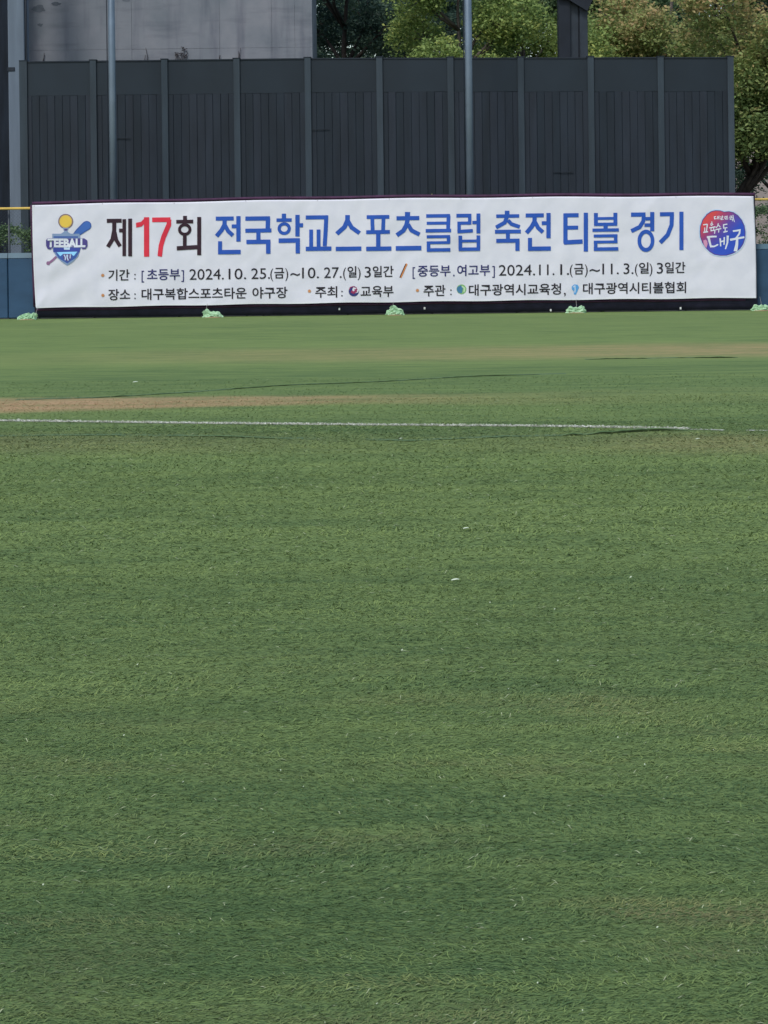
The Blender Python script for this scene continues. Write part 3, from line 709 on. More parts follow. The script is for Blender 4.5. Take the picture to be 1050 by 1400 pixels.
# ------------------------------------------------------------------ sandbags
N = NT('sandbag_pale_green'); f = N.noise((9, 9, 9), 1.0, 3)
N.col(N.ramp(f, [(0.3, (0.27, 0.47, 0.27)), (0.7, (0.42, 0.60, 0.38))]), 0.6); N.b.inputs['Transmission Weight'].default_value = 0.0
M_bag = N.m
M_bagdirt = flat('sand_tan', (0.30, 0.20, 0.11), 0.9)
BAGS = [(37, 434.5, 27, 12.5, 'left', 'pale green sandbag at the far left end of the banner, against the blue pads'),
        (291, 430.5, 28, 11, 'spike', 'pale green sandbag with a pointed ear, under the words for the venue'),
        (540, 426.5, 27, 11.5, 'lump', 'pale green sandbag at the foot of the banner below the slash mark'),
        (787.5, 423.5, 28, 11, 'bow', 'pale green sandbag tied like a bow, below the second organiser name'),
        (1040, 422, 27, 10.5, 'flat', 'pale green sandbag lying flat at the right corner of the banner')]
for i, (px, py, wpx, hpx, kind_, lab) in enumerate(BAGS):
    Yb = 55.25; base = W(px, py, Yb); base.z = 0.0
    wm, hm = wpx * Yb / F, hpx * Yb / F
    root = empty('sandbag', base, lab, 'sandbag', 'sandbags holding down the foot of the banner')
    prof = {'left': [(-.38, .34, .30), (.05, .52, .42), (.38, .40, .52)], 'spike': [(-.30, .30, .95), (.02, .42, .40), (.32, .36, .62)],
            'lump': [(-.32, .30, .50), (-.05, .46, .88), (.30, .40, .60)], 'bow': [(-.32, .34, .80), (.02, .22, .42), (.32, .40, .82)], 'flat': [(-.30, .36, .62), (.02, .30, .48), (.32, .38, .66)]}[kind_]
    bm = bmesh.new()
    bmesh.ops.create_icosphere(bm, subdivisions=4, radius=1.0)
    for v in bm.verts:
        n_ = v.co.copy(); x = n_.x
        hh = 0.0
        for cx_, wd_, ht_ in prof: hh = max(hh, ht_ * math.exp(-((x * 0.5 - cx_) / (wd_ * 0.62)) ** 2))
        hh = max(hh, 0.25); hh = 0.3 + 0.75 * hh
        q = Vector((x * wm * 0.5, n_.y * 0.17 * (0.6 + 0.4 * hh), (max(n_.z, -0.15) + 0.15) / 1.15 * hm * hh * 1.25))
        cw = 1 - min(1, abs(noise.noise(Vector((n_.x*2.4, n_.y*2.4, n_.z*2.4 + i*5)))) * 4)
        nz = noise.noise(n_ * 3.2 + Vector((i * 7, 0, 0))) * 0.05 - cw * 0.045
        q += Vector((n_.x * .7, n_.y, max(0, n_.z) * .9)) * nz
        q.z = max(q.z, 0.003); v.co = base + q
    bm_obj('bag', bm, M_bag, root, False)
    # gathered folds of the tied mouth
    bm = bmesh.new(); sx_ = {'left': .42, 'spike': -.36, 'lump': -.12, 'bow': .02, 'flat': .04}[kind_] * wm
    nb = base + Vector((sx_, -.10, hm * {'left': .45, 'spike': .55, 'lump': .8, 'bow': .3, 'flat': .4}[kind_]))
    for k in range(7):
        an = (k / 6 - .5) * 2.2 + {'left': .5, 'spike': -.5, 'lump': .3, 'bow': 0, 'flat': .9}[kind_]; r1 = hm * random.uniform(.28, .45)
        d_ = Vector((math.sin(an), random.uniform(-.4, .1), math.cos(an))) * r1; sd_ = Vector((math.cos(an), random.uniform(-.6, .6), -math.sin(an))) * r1 * .45
        vs = [bm.verts.new(p) for p in (nb - sd_ * .25, nb + sd_ * .25, nb + d_ * .9 + sd_, nb + d_ * .72, nb + d_ - sd_)]
        bm.faces.new((vs[0], vs[1], vs[3])); bm.faces.new((vs[1], vs[2], vs[3])); bm.faces.new((vs[0], vs[3], vs[4]))
    bm_obj('gathered_mouth', bm, M_bag, root)
    bm = bmesh.new(); tube(bm, [nb, nb + Vector((.01, .1, .03)), Vector((nb.x + .02, YB - .01, 0.34))], 0.003, 5)
    bm_obj('cord', bm, M_cord, root)
    bm = bmesh.new(); bmesh.ops.create_icosphere(bm, subdivisions=2, radius=1.0)
    for v in bm.verts: v.co = base + Vector((v.co.x * wm * .42, v.co.y * .15 - .06, max(0, v.co.z) * .022 + .001))
    bm_obj('spilled_sand', bm, M_bagdirt, root)

# ------------------------------------------------------------------ leaves
def leaf_mat(name, c_dark, c_mid, c_light):
    N = NT(name); r = N.attr('rand')
    N.col(N.ramp(r, [(0.0, c_dark), (0.5, c_mid), (1.0, c_light)]), 0.6)
    tr = N.n('BsdfTranslucent'); mx = N.n('MixShader'); mx.inputs[0].default_value = 0.38
    out = [n for n in N.t.nodes if n.type == 'OUTPUT_MATERIAL'][0]
    src = N.b.inputs['Base Color'].links[0].from_socket; N.l(src, tr.inputs[0])
    N.l(N.b.outputs[0], mx.inputs[1]); N.l(tr.outputs[0], mx.inputs[2]); N.l(mx.outputs[0], out.inputs[0])
    return N.m
def leaf_cloud(name, centres, tones, n_per, spread, size, mat, droop=0.0, seed=0, aspect=0.5):
    """leaf-sized folded faces around each twig end"""
    r = np.random.default_rng(seed)
    C_ = np.repeat(np.asarray(centres), n_per, 0); T = np.repeat(np.asarray(tones), n_per); n = len(C_)
    off = r.normal(0, 1, (n, 3)) * np.array(spread)
    off[:, 2] -= droop * np.abs(r.normal(0, 1, n))
    p = C_ + off
    d = r.normal(0, 1, (n, 3)); d[:, 2] = d[:, 2] * 0.6 - droop * 1.6; d /= np.linalg.norm(d, axis=1)[:, None]
    s = np.cross(d, r.normal(0, 1, (n, 3))); s /= np.linalg.norm(s, axis=1)[:, None] + 1e-9
    L = (size * (0.6 + 0.8 * r.random(n)))[:, None]
    up_ = np.cross(s, d) * L * 0.12
    v = np.stack([p - d*L*.5, p + s*L*aspect*.5 + up_, p + d*L*.5, p - s*L*aspect*.5 + up_], 1).reshape(-1, 3)
    at = np.clip(T + r.normal(0, 0.13, n), 0, 1)
    return np_mesh(name, v, np.full(n, 4), np.arange(n * 4), {'rand': np.repeat(at, 4)})

def tree_mesh(h, r, base_z, seed, n_clu, n_per, size, spread, droop, tone_fn, mat, bark, trunk_r, lean=(0, 0), shell=0.55, path=None, cone=0.0, low=()):
    """returns (trunk mesh, crown mesh), tree standing at the origin"""
    rr = np.random.default_rng(seed); cz = (h + base_z) / 2; hz = (h - base_z) / 2
    # lobes of the crown
    lobes = []
    for k in range(16):
        t_ = rr.random(); z = base_z + (h - base_z) * (0.08 + 0.84 * t_)
        rad = r * math.sqrt(max(0.05, 1 - ((z - cz) / hz) ** 2)) * (1 - cone * (z - base_z) / (h - base_z))
        an = rr.random() * math.tau; q = rad * rr.uniform(0.35, 0.8)
        lobes.append((np.array([q*math.cos(an) + lean[0]*z/h, q*math.sin(an) + lean[1]*z/h, z]), r * rr.uniform(0.28, 0.45)))
    lobes += [(np.array(q_[:3]), q_[3]) for q_ in low]
    cs, ts = [], []
    for k in range(n_clu):
        c_, lr = lobes[rr.integers(len(lobes))]
        d = rr.normal(0, 1, 3); d /= np.linalg.norm(d); q = lr * (shell + (1 - shell) * rr.random()) ** 0.6
        p = c_ + d * q * np.array([1, 1, 0.8]); cs.append(p); ts.append(tone_fn(p, rr))
    crown = leaf_cloud('crown', cs, ts, n_per, spread, size, mat, droop, seed + 5)
    bm = bmesh.new(); tp = []
    for k in range(9):
        z = h * 0.86 * k / 8; tp.append(Vector((lean[0]*z/h + 0.12*math.sin(k*1.3 + seed), lean[1]*z/h + 0.12*math.cos(k*1.7 + seed), z)))
    if path: tp = [Vector(q_) for q_ in path]
    tp[0] = tp[0] + Vector((0, 0, -0.1)); tube(bm, tp, [trunk_r * (1.25 if k == 0 else 1 - 0.1*k) for k in range(9)], 9)
    for c_, lr in lobes:
        c_ = Vector(c_); z0 = max(base_z * 0.55, c_.z - 1.0 - c_.xy.length * 0.5); i_ = min(7, int(z0 / (h * 0.86) * 8)); a_ = tp[i_].lerp(tp[i_+1], 0.5)
        m = a_.lerp(c_, 0.5) + Vector((rr.normal()*.15, rr.normal()*.15, -0.12)); tube(bm, [a_, m, c_], [trunk_r*.42, trunk_r*.28, trunk_r*.1], 6)
        for j in range(4):
            e_ = c_ + Vector(rr.normal(0, 1, 3)).normalized() * lr * 0.8; tube(bm, [m.lerp(c_, .6), (m.lerp(c_, .6) + e_)/2 + Vector((0, 0, .08)), e_], [trunk_r*.14, trunk_r*.1, trunk_r*.04], 5)
    tr_ = bpy.data.meshes.new('trunk'); bm.to_mesh(tr_); bm.free(); tr_.materials.append(bark)
    crown.materials.append(mat)
    return tr_, crown
def put_tree(tm, cm, px, Y, rot, label, cat='tree', group=None, name='tree', sc=1.0):
    loc = W(px, 300, Y); loc.z = 0
    t_ = empty(name, loc, label, cat, group); t_.rotation_euler = (0, 0, rot); t_.scale = (sc,)*3
    for nm, m in (('trunk', tm), ('crown', cm)):
        o = bpy.data.objects.new(nm, m); COL.objects.link(o); o.parent = t_
    return t_
M_bark = flat('bark_dark', (0.045, 0.036, 0.030), 0.95, 0.4, 6)
M_bark2 = flat('bark_grey', (0.11, 0.09, 0.075), 0.95, 0.4, 6)
LM_dark = leaf_mat('needles_dark', (0.030, 0.058, 0.044), (0.055, 0.098, 0.066), (0.13, 0.19, 0.11))
LM_bright = leaf_mat('leaves_bright', (0.16, 0.25, 0.08), (0.30, 0.40, 0.12), (0.50, 0.54, 0.15))
LM_mid = leaf_mat('leaves_mid', (0.07, 0.125, 0.06), (0.14, 0.22, 0.10), (0.26, 0.33, 0.14))
LM_aut = leaf_mat('leaves_autumn', (0.16, 0.24, 0.08), (0.30, 0.36, 0.12), (0.50, 0.36, 0.17))
def tone_rand(p, r): return 0.45 + 0.22 * r.normal()
def tone_aut(p, r): return np.clip((p[2] - 5.2) / 6.0, 0, 1) * 0.75 + 0.12 + 0.2 * r.normal()

dk = tree_mesh(13.5, 3.3, 2.5, 3, 620, 60, 0.15, (.26, .26, .13), 0.05, tone_rand, LM_dark, M_bark, 0.22)
put_tree(*dk, 478, 79, 0.3, 'dark evergreen tree beside the right edge of the grey concrete wall', name='evergreen_tree')
dk2 = tree_mesh(12.5, 3.0, 2.0, 9, 520, 60, 0.15, (.26, .26, .13), 0.05, tone_rand, LM_dark, M_bark, 0.2)
put_tree(*dk2, 556, 84, 1.3, 'dark evergreen tree behind the bright green tree, left of the middle light pole', name='evergreen_tree')
br = tree_mesh(12.5, 2.6, 4.0, 21, 620, 60, 0.13, (.20, .20, .12), 0.16, tone_rand, LM_bright, M_bark2, 0.16)
put_tree(*br, 634, 73, 0.0, 'bright yellow-green tree with drooping sprays, directly behind the middle light pole', name='broadleaf_tree')
br2 = tree_mesh(12.8, 2.7, 4.0, 34, 620, 60, 0.13, (.20, .20, .12), 0.16, tone_rand, LM_bright, M_bark2, 0.16)
put_tree(*br2, 724, 75, 0.8, 'bright green tree just left of the dark steel column', name='broadleaf_tree')
md = tree_mesh(13.0, 3.0, 3.0, 41, 620, 60, 0.14, (.24, .24, .14), 0.06, tone_rand, LM_mid, M_bark, 0.2)
put_tree(*md, 838, 79, 0.2, 'deep green tree just right of the dark steel column', name='broadleaf_tree')
au = tree_mesh(12.5, 3.0, 3.6, 52, 760, 60, 0.14, (.22, .22, .15), 0.10, tone_aut, LM_aut, M_bark2, 0.2)
put_tree(*au, 925, 76, 0.5, 'olive tree turning brown at the top, above the right end of the dark screen', name='broadleaf_tree')
au2 = tree_mesh(13.0, 3.3, 3.7, 63, 1150, 60, 0.14, (.24, .24, .16), 0.10, tone_aut, LM_aut, M_bark, 0.21, lean=(1.6, 0), low=((.3, -.9, 5.4, 1.0), (1.1, -.8, 5.2, .9), (-.5, -.6, 5.0, .9), (.5, -1.0, 7.2, 1.1), (1.5, -.9, 6.9, 1.0), (-.3, -1, 6.6, 1.0)),
    path=[(-.35, 0, 0), (-.32, 0, 1.5), (-.2, 0, 2.6), (.12, 0, 3.4), (.62, 0, 4.1), (1.0, 0, 5.2), (1.2, 0, 6.8), (1.35, 0, 8.8), (1.5, 0, 11)])
put_tree(*au2, 1012, 71, 0.0, 'large autumn tree with a thick leaning trunk, right of the dark screen', name='broadleaf_tree')
# a further row, seen only as dark fill between the near crowns
for k, (px, Y, rot, lab) in enumerate([(440, 96, 1, 'far dark tree showing at the edge of the concrete wall'), (520, 99, 2.2, 'far dark tree behind the two evergreens'),
      (610, 97, 3.1, 'far green tree filling the gap behind the middle light pole'), (700, 98, 4.0, 'far green tree behind the bright trees'), (790, 99, 5.1, 'far green tree behind the dark steel column'),
      (880, 97, 0.7, 'far green tree between the deep green and the olive tree'), (960, 98, 1.7, 'far green tree behind the olive tree'), (1060, 100, 2.7, 'far green tree at the right edge behind the autumn tree')]):
    put_tree(*(md if k % 2 else dk), px, Y, rot, lab, group='row of trees far behind the screen', name='far_tree', sc=1.12)

# hedge behind the wall
hc, ht = [], []
for k in range(2600):
    x = rng.uniform(-14, 14); top = 2.25 + 0.012 * (x + 10) + 0.08 * math.sin(x * 2.1) + 0.06 * math.sin(x * 5.7)
    side = rng.random()
    if side < .75: p = (x, 57.4 + rng.normal() * .05, rng.uniform(.1, top))
    else: p = (x, rng.uniform(57.4, 58.2), top + rng.normal() * .04)
    hc.append(p); ht.append(0.35 + 0.2 * rng.normal())
hm_ = leaf_cloud('foliage', hc, ht, 34, (.09, .07, .06), 0.075, LM_mid, 0, 88)
hroot = empty('hedge', (0, 57.8, 0), 'clipped dark green hedge running behind the wire net of the outfield wall', 'hedge')
mesh_obj('foliage', hm_, LM_mid, hroot)
bm = bmesh.new()
for k in range(40):
    x = -14 + k * 0.71 + random.uniform(-.1, .1); p0 = Vector((x, 57.8, 0)); tube(bm, [p0, p0 + Vector((random.uniform(-.1, .1), 0, .9)), p0 + Vector((random.uniform(-.25, .25), 0, 1.9))], [.03, .02, .008], 5)
bm_obj('stems', bm, M_bark, hroot)
# dry weeds that just top the banner
dc = []
for k in range(46):
    px = random.choice([random.gauss(375, 22), random.gauss(470, 14), random.gauss(555, 24), random.gauss(620, 20)])
    dc.append(tuple(W(px, 273.5 - 0.012*(px-500) + random.uniform(-1.5, 3), 56.9)))
me = leaf_cloud('dry_weeds', dc, [0.75]*len(dc), 12, (.12, .05, .04), 0.07, LM_aut, 0, 5)
wd_root = empty('dry_weeds', (0, 56.9, 0), 'dry brown weeds peeping over the top edge of the banner', 'weeds')
mesh_obj('foliage', me, LM_aut, wd_root)
bm = bmesh.new()
for c_ in dc: tube(bm, [(c_[0], 56.9, 0), (c_[0] + .03, 56.9, 1.5), c_], [.006, .005, .002], 4)
bm_obj('stems', bm, M_bark2, wd_root)

# ------------------------------------------------------------------ dark slatted screen
YS = 62.0
M_slat = objvar('screen_slat', (0.0105, 0.0175, 0.0255), (0.0175, 0.0240, 0.0345), 0.6, (3, 3, .5), 0.30)
M_spanel = objvar('screen_panel', (0.0125, 0.0205, 0.0285), (0.0150, 0.0235, 0.0320), 0.6, (.8, .8, .5), 0.2)
M_spost = objvar('screen_post', (0.030, 0.044, 0.056), (0.042, 0.058, 0.072), 0.55, (3, 3, .4), 0.35)
screen = empty('slatted_screen', (0, YS, 0), 'tall dark blue-grey slatted screen in ten bays, standing behind the banner', 'screen')
posts_px = [32, 127.5, 225, 323.5, 420.5, 518.5, 615.5, 711.5, 807, 902.5, 998]
posts_x = [W(p, 84, YS).x for p in posts_px]
tops = [W(p, 84 - 6 * min(1, (p - 30) / 500), YS).z for p in posts_px]
tops = [6.93 + 0.003 * i_ for i_ in range(11)]
tz = [W(p, np.interp(p, [30, 450, 1000], [84.5, 79.5, 78.5]), YS).z for p in posts_px]
pw = 0.085
for i_, (x, z) in enumerate(zip(posts_x, tz)):
    bm = bmesh.new(); wv_ = pw * (1.25 if i_ in (0,) else 1)
    box(bm, x - wv_, x + wv_, YS - .11, YS - .095, 0, z + .01)      # front flange, web, back flange of the H post
    box(bm, x - .012, x + .012, YS - .0949, YS + .079, 0, z + .008)
    box(bm, x - wv_, x + wv_, YS + .08, YS + .095, 0, z + .01)
    bm_obj('post', bm, M_spost, screen)
    bm = bmesh.new(); box(bm, x - .11, x + .11, YS - .12, YS + .10, z + .011, z + .035, .005); bm_obj('post_cap', bm, M_slat, screen)
for i_ in range(10):
    x0, x1 = posts_x[i_] + .015, posts_x[i_+1] - .015; z0, z1 = tz[i_] - .03, tz[i_+1] - .03
    zp = z0 - 0.92
    bm = bmesh.new(); vs = box(bm, x0, x1, YS - .054, YS + .03, zp, z0)
    for v in (vs[5], vs[6]): v.co.z = z1
    bm_obj('upper_panel', bm, M_spanel, screen)
    bm = bmesh.new(); vs = box(bm, x0, x1, YS - .075, YS + .05, z0 + .001, z0 + .035, 0)
    for v in (vs[1], vs[2], vs[5], vs[6]): v.co.z += z1 - z0
    bm_obj('top_rail', bm, M_slat, screen)
    bm = bmesh.new(); box(bm, x0, x1, YS - .028, YS - .0, 0.02, zp - .002); bm_obj('back_board', bm, M_spanel, screen)
    n = 9; s_ = (x1 - x0) / n
    for k in range(n):
        a_ = x0 + k * s_; tl = zp - .002; dp = random.uniform(.0, .025)
        bm = bmesh.new(); g0, g1 = random.uniform(.001, .005), random.uniform(.001, .005); box(bm, a_ + g0, a_ + s_ - g1, YS - .045 - dp * .6, YS - .029, .03, tl, .006)
        bm_obj('slat', bm, M_slat, screen)
    # cross battens seen here and there
    for k in range(1 if i_ % 3 == 1 else 0):
        z = random.uniform(3.6, 5.2); k0 = random.randint(0, 5); bm = bmesh.new(); box(bm, x0 + k0*s_, x0 + (k0+2.6)*s_, YS - .094, YS - .0815, z, z + .022); bm_obj('batten', bm, M_slat, screen)

# ------------------------------------------------------------------ light poles
M_pole = flat('pole_grey', (0.15, 0.19, 0.23), 0.38, 0.15, 1.5, 0.35)
def pole(px_top, Y, rad, lab):
    b = W(px_top, 0, Y); root = empty('light_pole', (b.x, Y, 0), lab, 'pole', 'grey poles between the wall and the screen')
    bm = bmesh.new(); tube(bm, [(b.x, Y, 0.05), (b.x, Y, 6), (b.x, Y, 14)], [rad, rad*.98, rad*.8], 20); bm_obj('shaft', bm, M_pole, root)
    bm = bmesh.new(); box(bm, b.x - .22, b.x + .22, Y - .22, Y + .22, 0, .045, .01)
    for sx_ in (-1, 1):
        for sy_ in (-1, 1): tube(bm, [(b.x + .16*sx_, Y + .16*sy_, .045), (b.x + .16*sx_, Y + .16*sy_, .10)], .018, 6)
    bm_obj('base_plate', bm, M_pole, root)
    bm = bmesh.new(); tube(bm, [(b.x - rad - .02, Y - .06, .3), (b.x - rad - .02, Y - .06, 13)], .014, 6); bm_obj('conduit', bm, M_slat, root)
    bm = bmesh.new(); box(bm, b.x - .9, b.x + .9, Y - .06, Y + .06, 13.7, 13.82, .01); bm_obj('crossarm', bm, M_pole, root)
    for k in (-1, 0, 1):
        bm = bmesh.new(); box(bm, b.x + k*.7 - .22, b.x + k*.7 + .22, Y - .32, Y - .08, 13.62, 13.98, .04); bm_obj('floodlight', bm, M_steel, root)
pole(152, 59.4, 0.098, 'grey light pole in front of the concrete wall, near the left end of the screen')
pole(639.5, 59.4, 0.104, 'grey light pole right of centre, in front of the bright green tree')

# ------------------------------------------------------------------ concrete behind the screen
N = NT('concrete'); g1 = N.noise(sc=0.8, detail=7, rough=0.6); g2 = N.noise((2.2, 2.2, .25), 1.0, 6); g3 = N.noise((.5, .5, 3), 1.0, 4)
c = N.ramp(g1, [(0.3, (0.155, 0.172, 0.190)), (0.55, (0.20, 0.210, 0.228)), (0.75, (0.242, 0.243, 0.258))])
c = N.mix(1.0, c, N.ramp(g2, [(0.32, (.74, .74, .78)), (0.5, (1, 1, 1))]), 'MULTIPLY')
c = N.mix(1.0, c, N.ramp(g3, [(0.36, (.82, .82, .84)), (0.5, (1, 1, 1))]), 'MULTIPLY')
N.col(c, 0.92); N.bump(g1, 0.35, 0.03); M_conc = N.m
M_stain = flat('old_damp_stain', (0.105, 0.118, 0.135), 0.95, 0.35, 2)
YC = 69.0
conc = empty('concrete_wall', W(235, 330, YC), 'big stained grey concrete wall rising behind the left half of the dark screen', 'wall')
xa, xb = W(39, 40, YC).x, W(427, 40, YC).x
# cast in panels: each one a piece with recessed joints
cuts_x = [xa, W(180, 40, YC).x, W(300, 40, YC).x, W(371.5, 40, YC).x, W(403, 40, YC).x, xb]
zc = [0, 3.0, 5.9, W(300, 66, YC).z, 9.6, 12.5]
bm = bmesh.new(); box(bm, xa + .01, xb - .01, YC + .05, YC + 5, 0, 12.6); bm_obj('core', bm, M_conc, conc)
for j in range(len(zc) - 1):
    for i_ in range(len(cuts_x) - 1):
        bm = bmesh.new(); d_ = random.uniform(0, .012)
        box(bm, cuts_x[i_] + .002, cuts_x[i_+1] - .002, YC - d_, YC + .049, zc[j] + .002, zc[j+1] - .002, .003); bm_obj('panel', bm, M_conc, conc)
# patches of spalled, dark surface and dead creeper left on the concrete
def blotch(px, py, w_, h_, seed):
    p = W(px, py, YC - .02); bm = bmesh.new(); n = 26; vs = []
    for k in range(n):
        an = math.tau * k / n; q = 1 + .55 * noise.noise(Vector((math.cos(an)*1.6 + seed, math.sin(an)*1.6, seed)))
        vs.append(bm.verts.new((p.x + math.cos(an)*w_*q, YC - .0165, p.z + math.sin(an)*h_*q)))
    f_ = bm.faces.new(vs); r_ = bmesh.ops.extrude_face_region(bm, geom=[f_])
    for v in r_['geom']:
        if isinstance(v, bmesh.types.BMVert): v.co.y += .012
    bmesh.ops.recalc_face_normals(bm, faces=bm.faces[:]); bm_obj('damp_patch', bm, M_stain, conc)
blotch(53, 12, .20, .10, 1); blotch(76, 5, .15, .06, 2); blotch(55, 34, .09, .045, 3); blotch(173, 0, .15, .04, 4)
bm = bmesh.new(); M_twig = flat('dead_twig', (0.035, 0.030, 0.032), 0.95)
for px, n, sp, h_ in ((60, 2, 2, 14), (200, 2, 2, 15), (247, 7, 9, 17), (301, 2, 1.5, 13), (327, 3, 3, 15)):
    for k in range(n):
        a_ = W(px + random.uniform(-sp, sp), 92, YC - .05); b_ = W(px + random.uniform(-sp, sp), 80 - random.uniform(.3, 1) * h_, YC - .05)
        m = a_.lerp(b_, .5) + Vector((random.uniform(-.06, .06), 0, 0)); tube(bm, [a_, m, b_], [.013, .011, .006], 4)
        if n > 4:
            for q in range(3):
                e_ = b_ + Vector((random.uniform(-.12, .12), 0, random.uniform(-.15, .05))); tube(bm, [b_, e_], [.008, .011], 4)
tg = bm_obj('dead_creeper', bm, M_twig); tag(tg, 'thin dead creeper stems clinging to the grey concrete wall above the screen', 'creeper')

M_conc2 = objvar('concrete_column', (0.145, 0.18, 0.22), (0.145, 0.18, 0.22), 0.9, (3, 3, .3), 0.25)
YP = 66.0
colr = empty('concrete_column', W(25, 340, YP), 'pale grey concrete column at the left edge, beside the end of the dark screen', 'column')
x0, x1 = W(12.5, 200, YP).x, W(35, 200, YP).x
bm = bmesh.new(); box(bm, x0, x1, YP, YP + .9, 0, 13, .025); bm_obj('shaft', bm, M_conc2, colr)
bm = bmesh.new(); box(bm, x0 - .12, x1 + .12, YP - .12, YP + 1.02, 0, .5, .02); bm_obj('footing', bm, M_conc2, colr)
bm = bmesh.new(); tube(bm, [(x1 + .035, YP + .1, 0), (x1 + .035, YP + .1, 13)], .035, 8); bm_obj('drainpipe', bm, M_slat, colr)
bm = bmesh.new(); box(bm, x0 - 0.02, x0 + .2, YP - .02, YP + .12, 7.0, 7.12, .01); bm_obj('pipe_bracket', bm, M_slat, colr)
# wall in shade left of the column; the shade is put into its dark colour
M_shaded_wall = objvar('shaded_wall', (0.010, 0.015, 0.024), (0.012, 0.018, 0.028), 0.9)
cl = empty('wall_in_shade', (W(0, 300, 67.5).x, 67.5, 0), 'wall in shade at the far left edge, the shade put into its colour, beyond the pale concrete column', 'wall')
xr_ = W(14, 200, 67.5).x
for k in range(7):
    bm = bmesh.new(); box(bm, xr_ - (k+1)*1.1 + .01, xr_ - k*1.1 - .01, 67.5, 67.6, 0, 13, .01); bm_obj('shaded_panel', bm, M_shaded_wall, cl)
bm = bmesh.new(); box(bm, xr_ - 7.7, xr_ - .02, 67.61, 69, 0, 13); bm_obj('core', bm, M_shaded_wall, cl)

# dark steel column above the right half of the screen
M_dsteel = flat('dark_steel', (0.009, 0.013, 0.020), 0.6, 0.2, 3)
M_dsteel2 = flat('dark_steel_face', (0.024, 0.032, 0.042), 0.5, 0.2, 3)
YK = 67.0
xk0, xk1 = W(763.5, 40, YK).x, W(803.5, 40, YK).x; xm = (xk0 + xk1) / 2
sc_ = empty('steel_column', (xm, YK, 0), 'dark flanged steel column standing among the green trees, right of centre', 'column')
bm = bmesh.new(); box(bm, xk0, xk0 + .34, YK - .10, YK + .5, 0, 13); bm_obj('side_flange', bm, M_dsteel, sc_)
bm = bmesh.new(); box(bm, xk0 + .341, xk0 + .59, YK + .02, YK + .3, 0, 13); bm_obj('web', bm, M_dsteel2, sc_)
bm = bmesh.new(); box(bm, xk0 + .591, xk0 + .635, YK + .05, YK + .2, 0, 13); bm_obj('groove', bm, M_dsteel, sc_)
bm = bmesh.new(); box(bm, xk0 + .636, xk1, YK - .02, YK + .45, 0, 13, .01); bm_obj('front_flange', bm, M_dsteel2, sc_)
bm = bmesh.new()
zt = W(800, 14, YK).z
vs = [bm.verts.new(p) for p in ((xk1 - .02, YK - .11, zt - .05), (xk1 + .14, YK - .11, zt + .30), (xk1 + .16, YK - .11, zt + .9), (xk0 - .03, YK - .11, zt + .9), (xk0 - .03, YK - .11, zt + .35), (xk0 + .3, YK - .11, zt + .30))]
f_ = bm.faces.new(vs); r_ = bmesh.ops.extrude_face_region(bm, geom=[f_])
for v in r_['geom']:
    if isinstance(v, bmesh.types.BMVert): v.co.y -= .12
bmesh.ops.recalc_face_normals(bm, faces=bm.faces[:]); bm_obj('bracket', bm, M_dsteel, sc_)
bm = bmesh.new(); box(bm, xm - 2.2, xm + 2.2, YK - .3, YK + .3, zt + .905, zt + 1.5, .02); bm_obj('cross_beam', bm, M_dsteel, sc_)

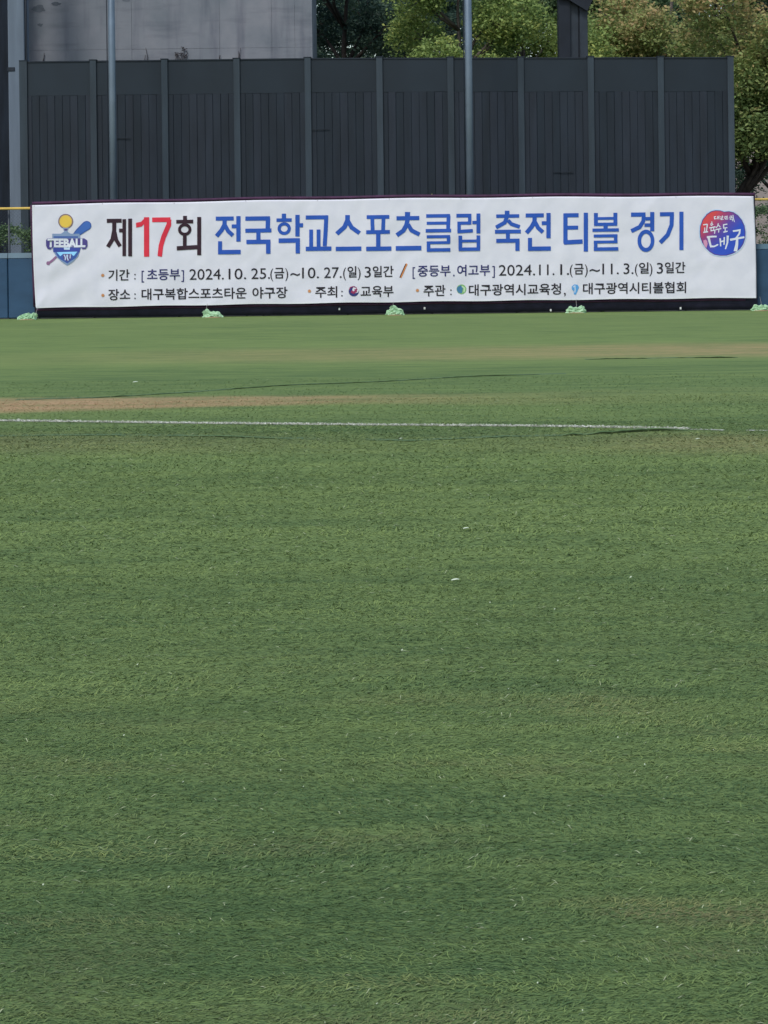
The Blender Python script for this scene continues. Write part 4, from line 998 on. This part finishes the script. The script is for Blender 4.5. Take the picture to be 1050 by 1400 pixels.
# beige building far right, seen under the autumn tree
M_beige = flat('beige_render', (0.36, 0.31, 0.28), 0.9, 0.1, 1)
M_glass = flat('dark_window_glass', (0.03, 0.04, 0.05), 0.15, 0.2)
bx0 = W(990, 250, 112).x
bl_ = empty('beige_building', (bx0 + 12, 112, 0), 'pale beige building far behind the leaning tree at the right edge', 'building')
bm = bmesh.new(); box(bm, bx0, bx0 + 24, 112, 124, 0, 7.2); bm_obj('wall', bm, M_beige, bl_)
bm = bmesh.new(); box(bm, bx0 - .3, bx0 + 24.3, 111.7, 124.3, 7.201, 7.5, .05); bm_obj('roof', bm, M_steel, bl_)
for r_ in range(2):
    for k in range(6):
        x = bx0 + 3.6 + k * 3.4; z = 1.0 + r_ * 3.2
        bm = bmesh.new(); box(bm, x - .06, x + 1.56, 111.95, 111.998, z - .06, z + 1.46); fr = bm_obj('window', bm, M_steel, bl_)
        bm = bmesh.new(); box(bm, x, x + 1.5, 111.93, 111.9495, z, z + 1.4); o = bm_obj('pane', bm, M_glass, None); o.parent = fr

# ------------------------------------------------------------------ bits lying on the turf
M_scrap = flat('scrap_white', (0.52, 0.58, 0.44), 0.7)
for px, py, wpx, lab in ((622.5, 799.5, 11, 'curled white scrap lying alone in the middle of the near turf'), (637, 728, 8, 'thin pale scrap on the turf above the larger curled one'),
                         (185, 525, 7, 'small white scrap on the dark turf behind the sandy strip, at left'), (548, 603.5, 5, 'tiny white scrap at the seam just in front of the chalk line'),
                         (954, 604, 6, 'pale scrap on the turf near the right end of the chalk line')):
    g = G(px, py); s_ = wpx * g.y / F
    bm = bmesh.new(); rows = []
    for k in range(7):
        u = k / 6; x = g.x + (u - .5) * s_; z = .026 + s_ * .16 * math.sin(u * 2.6) ; w_ = s_ * .28 * (1 - abs(u - .45) * 1.1)
        rows.append([bm.verts.new((x, g.y - w_, z - w_ * .5)), bm.verts.new((x, g.y, z)), bm.verts.new((x, g.y + w_, z - w_*.2))])
    for a_, b_ in zip(rows, rows[1:]):
        for q in range(2): bm.faces.new((a_[q], b_[q], b_[q+1], a_[q+1]))
    o = bm_obj('litter_scrap', bm, M_scrap); tag(o, lab, 'litter', 'scraps of litter on the turf')
bm = bmesh.new()
for k in range(110):
    py = 610 + 790 * random.random() ** 0.8; g = G(random.uniform(-60, 1110), py); s_ = random.uniform(.7, 1.9) * g.y / F
    c_ = Vector((g.x, g.y, .024 + s_)); an = random.random() * 6.28
    d_ = Vector((math.cos(an), math.sin(an) * .6, .5)) * s_ * 1.1; e_ = Vector((-math.sin(an), math.cos(an), .7)) * s_ * .6
    bm.faces.new([bm.verts.new(q) for q in (c_ - d_, c_ + e_, c_ + d_, c_ - e_)])
o = bm_obj('turf_flecks', bm, flat('fleck_pale', (0.42, 0.48, 0.34), 0.8)); tag(o, 'tiny pale flecks scattered over the near turf', 'debris', kind='stuff')
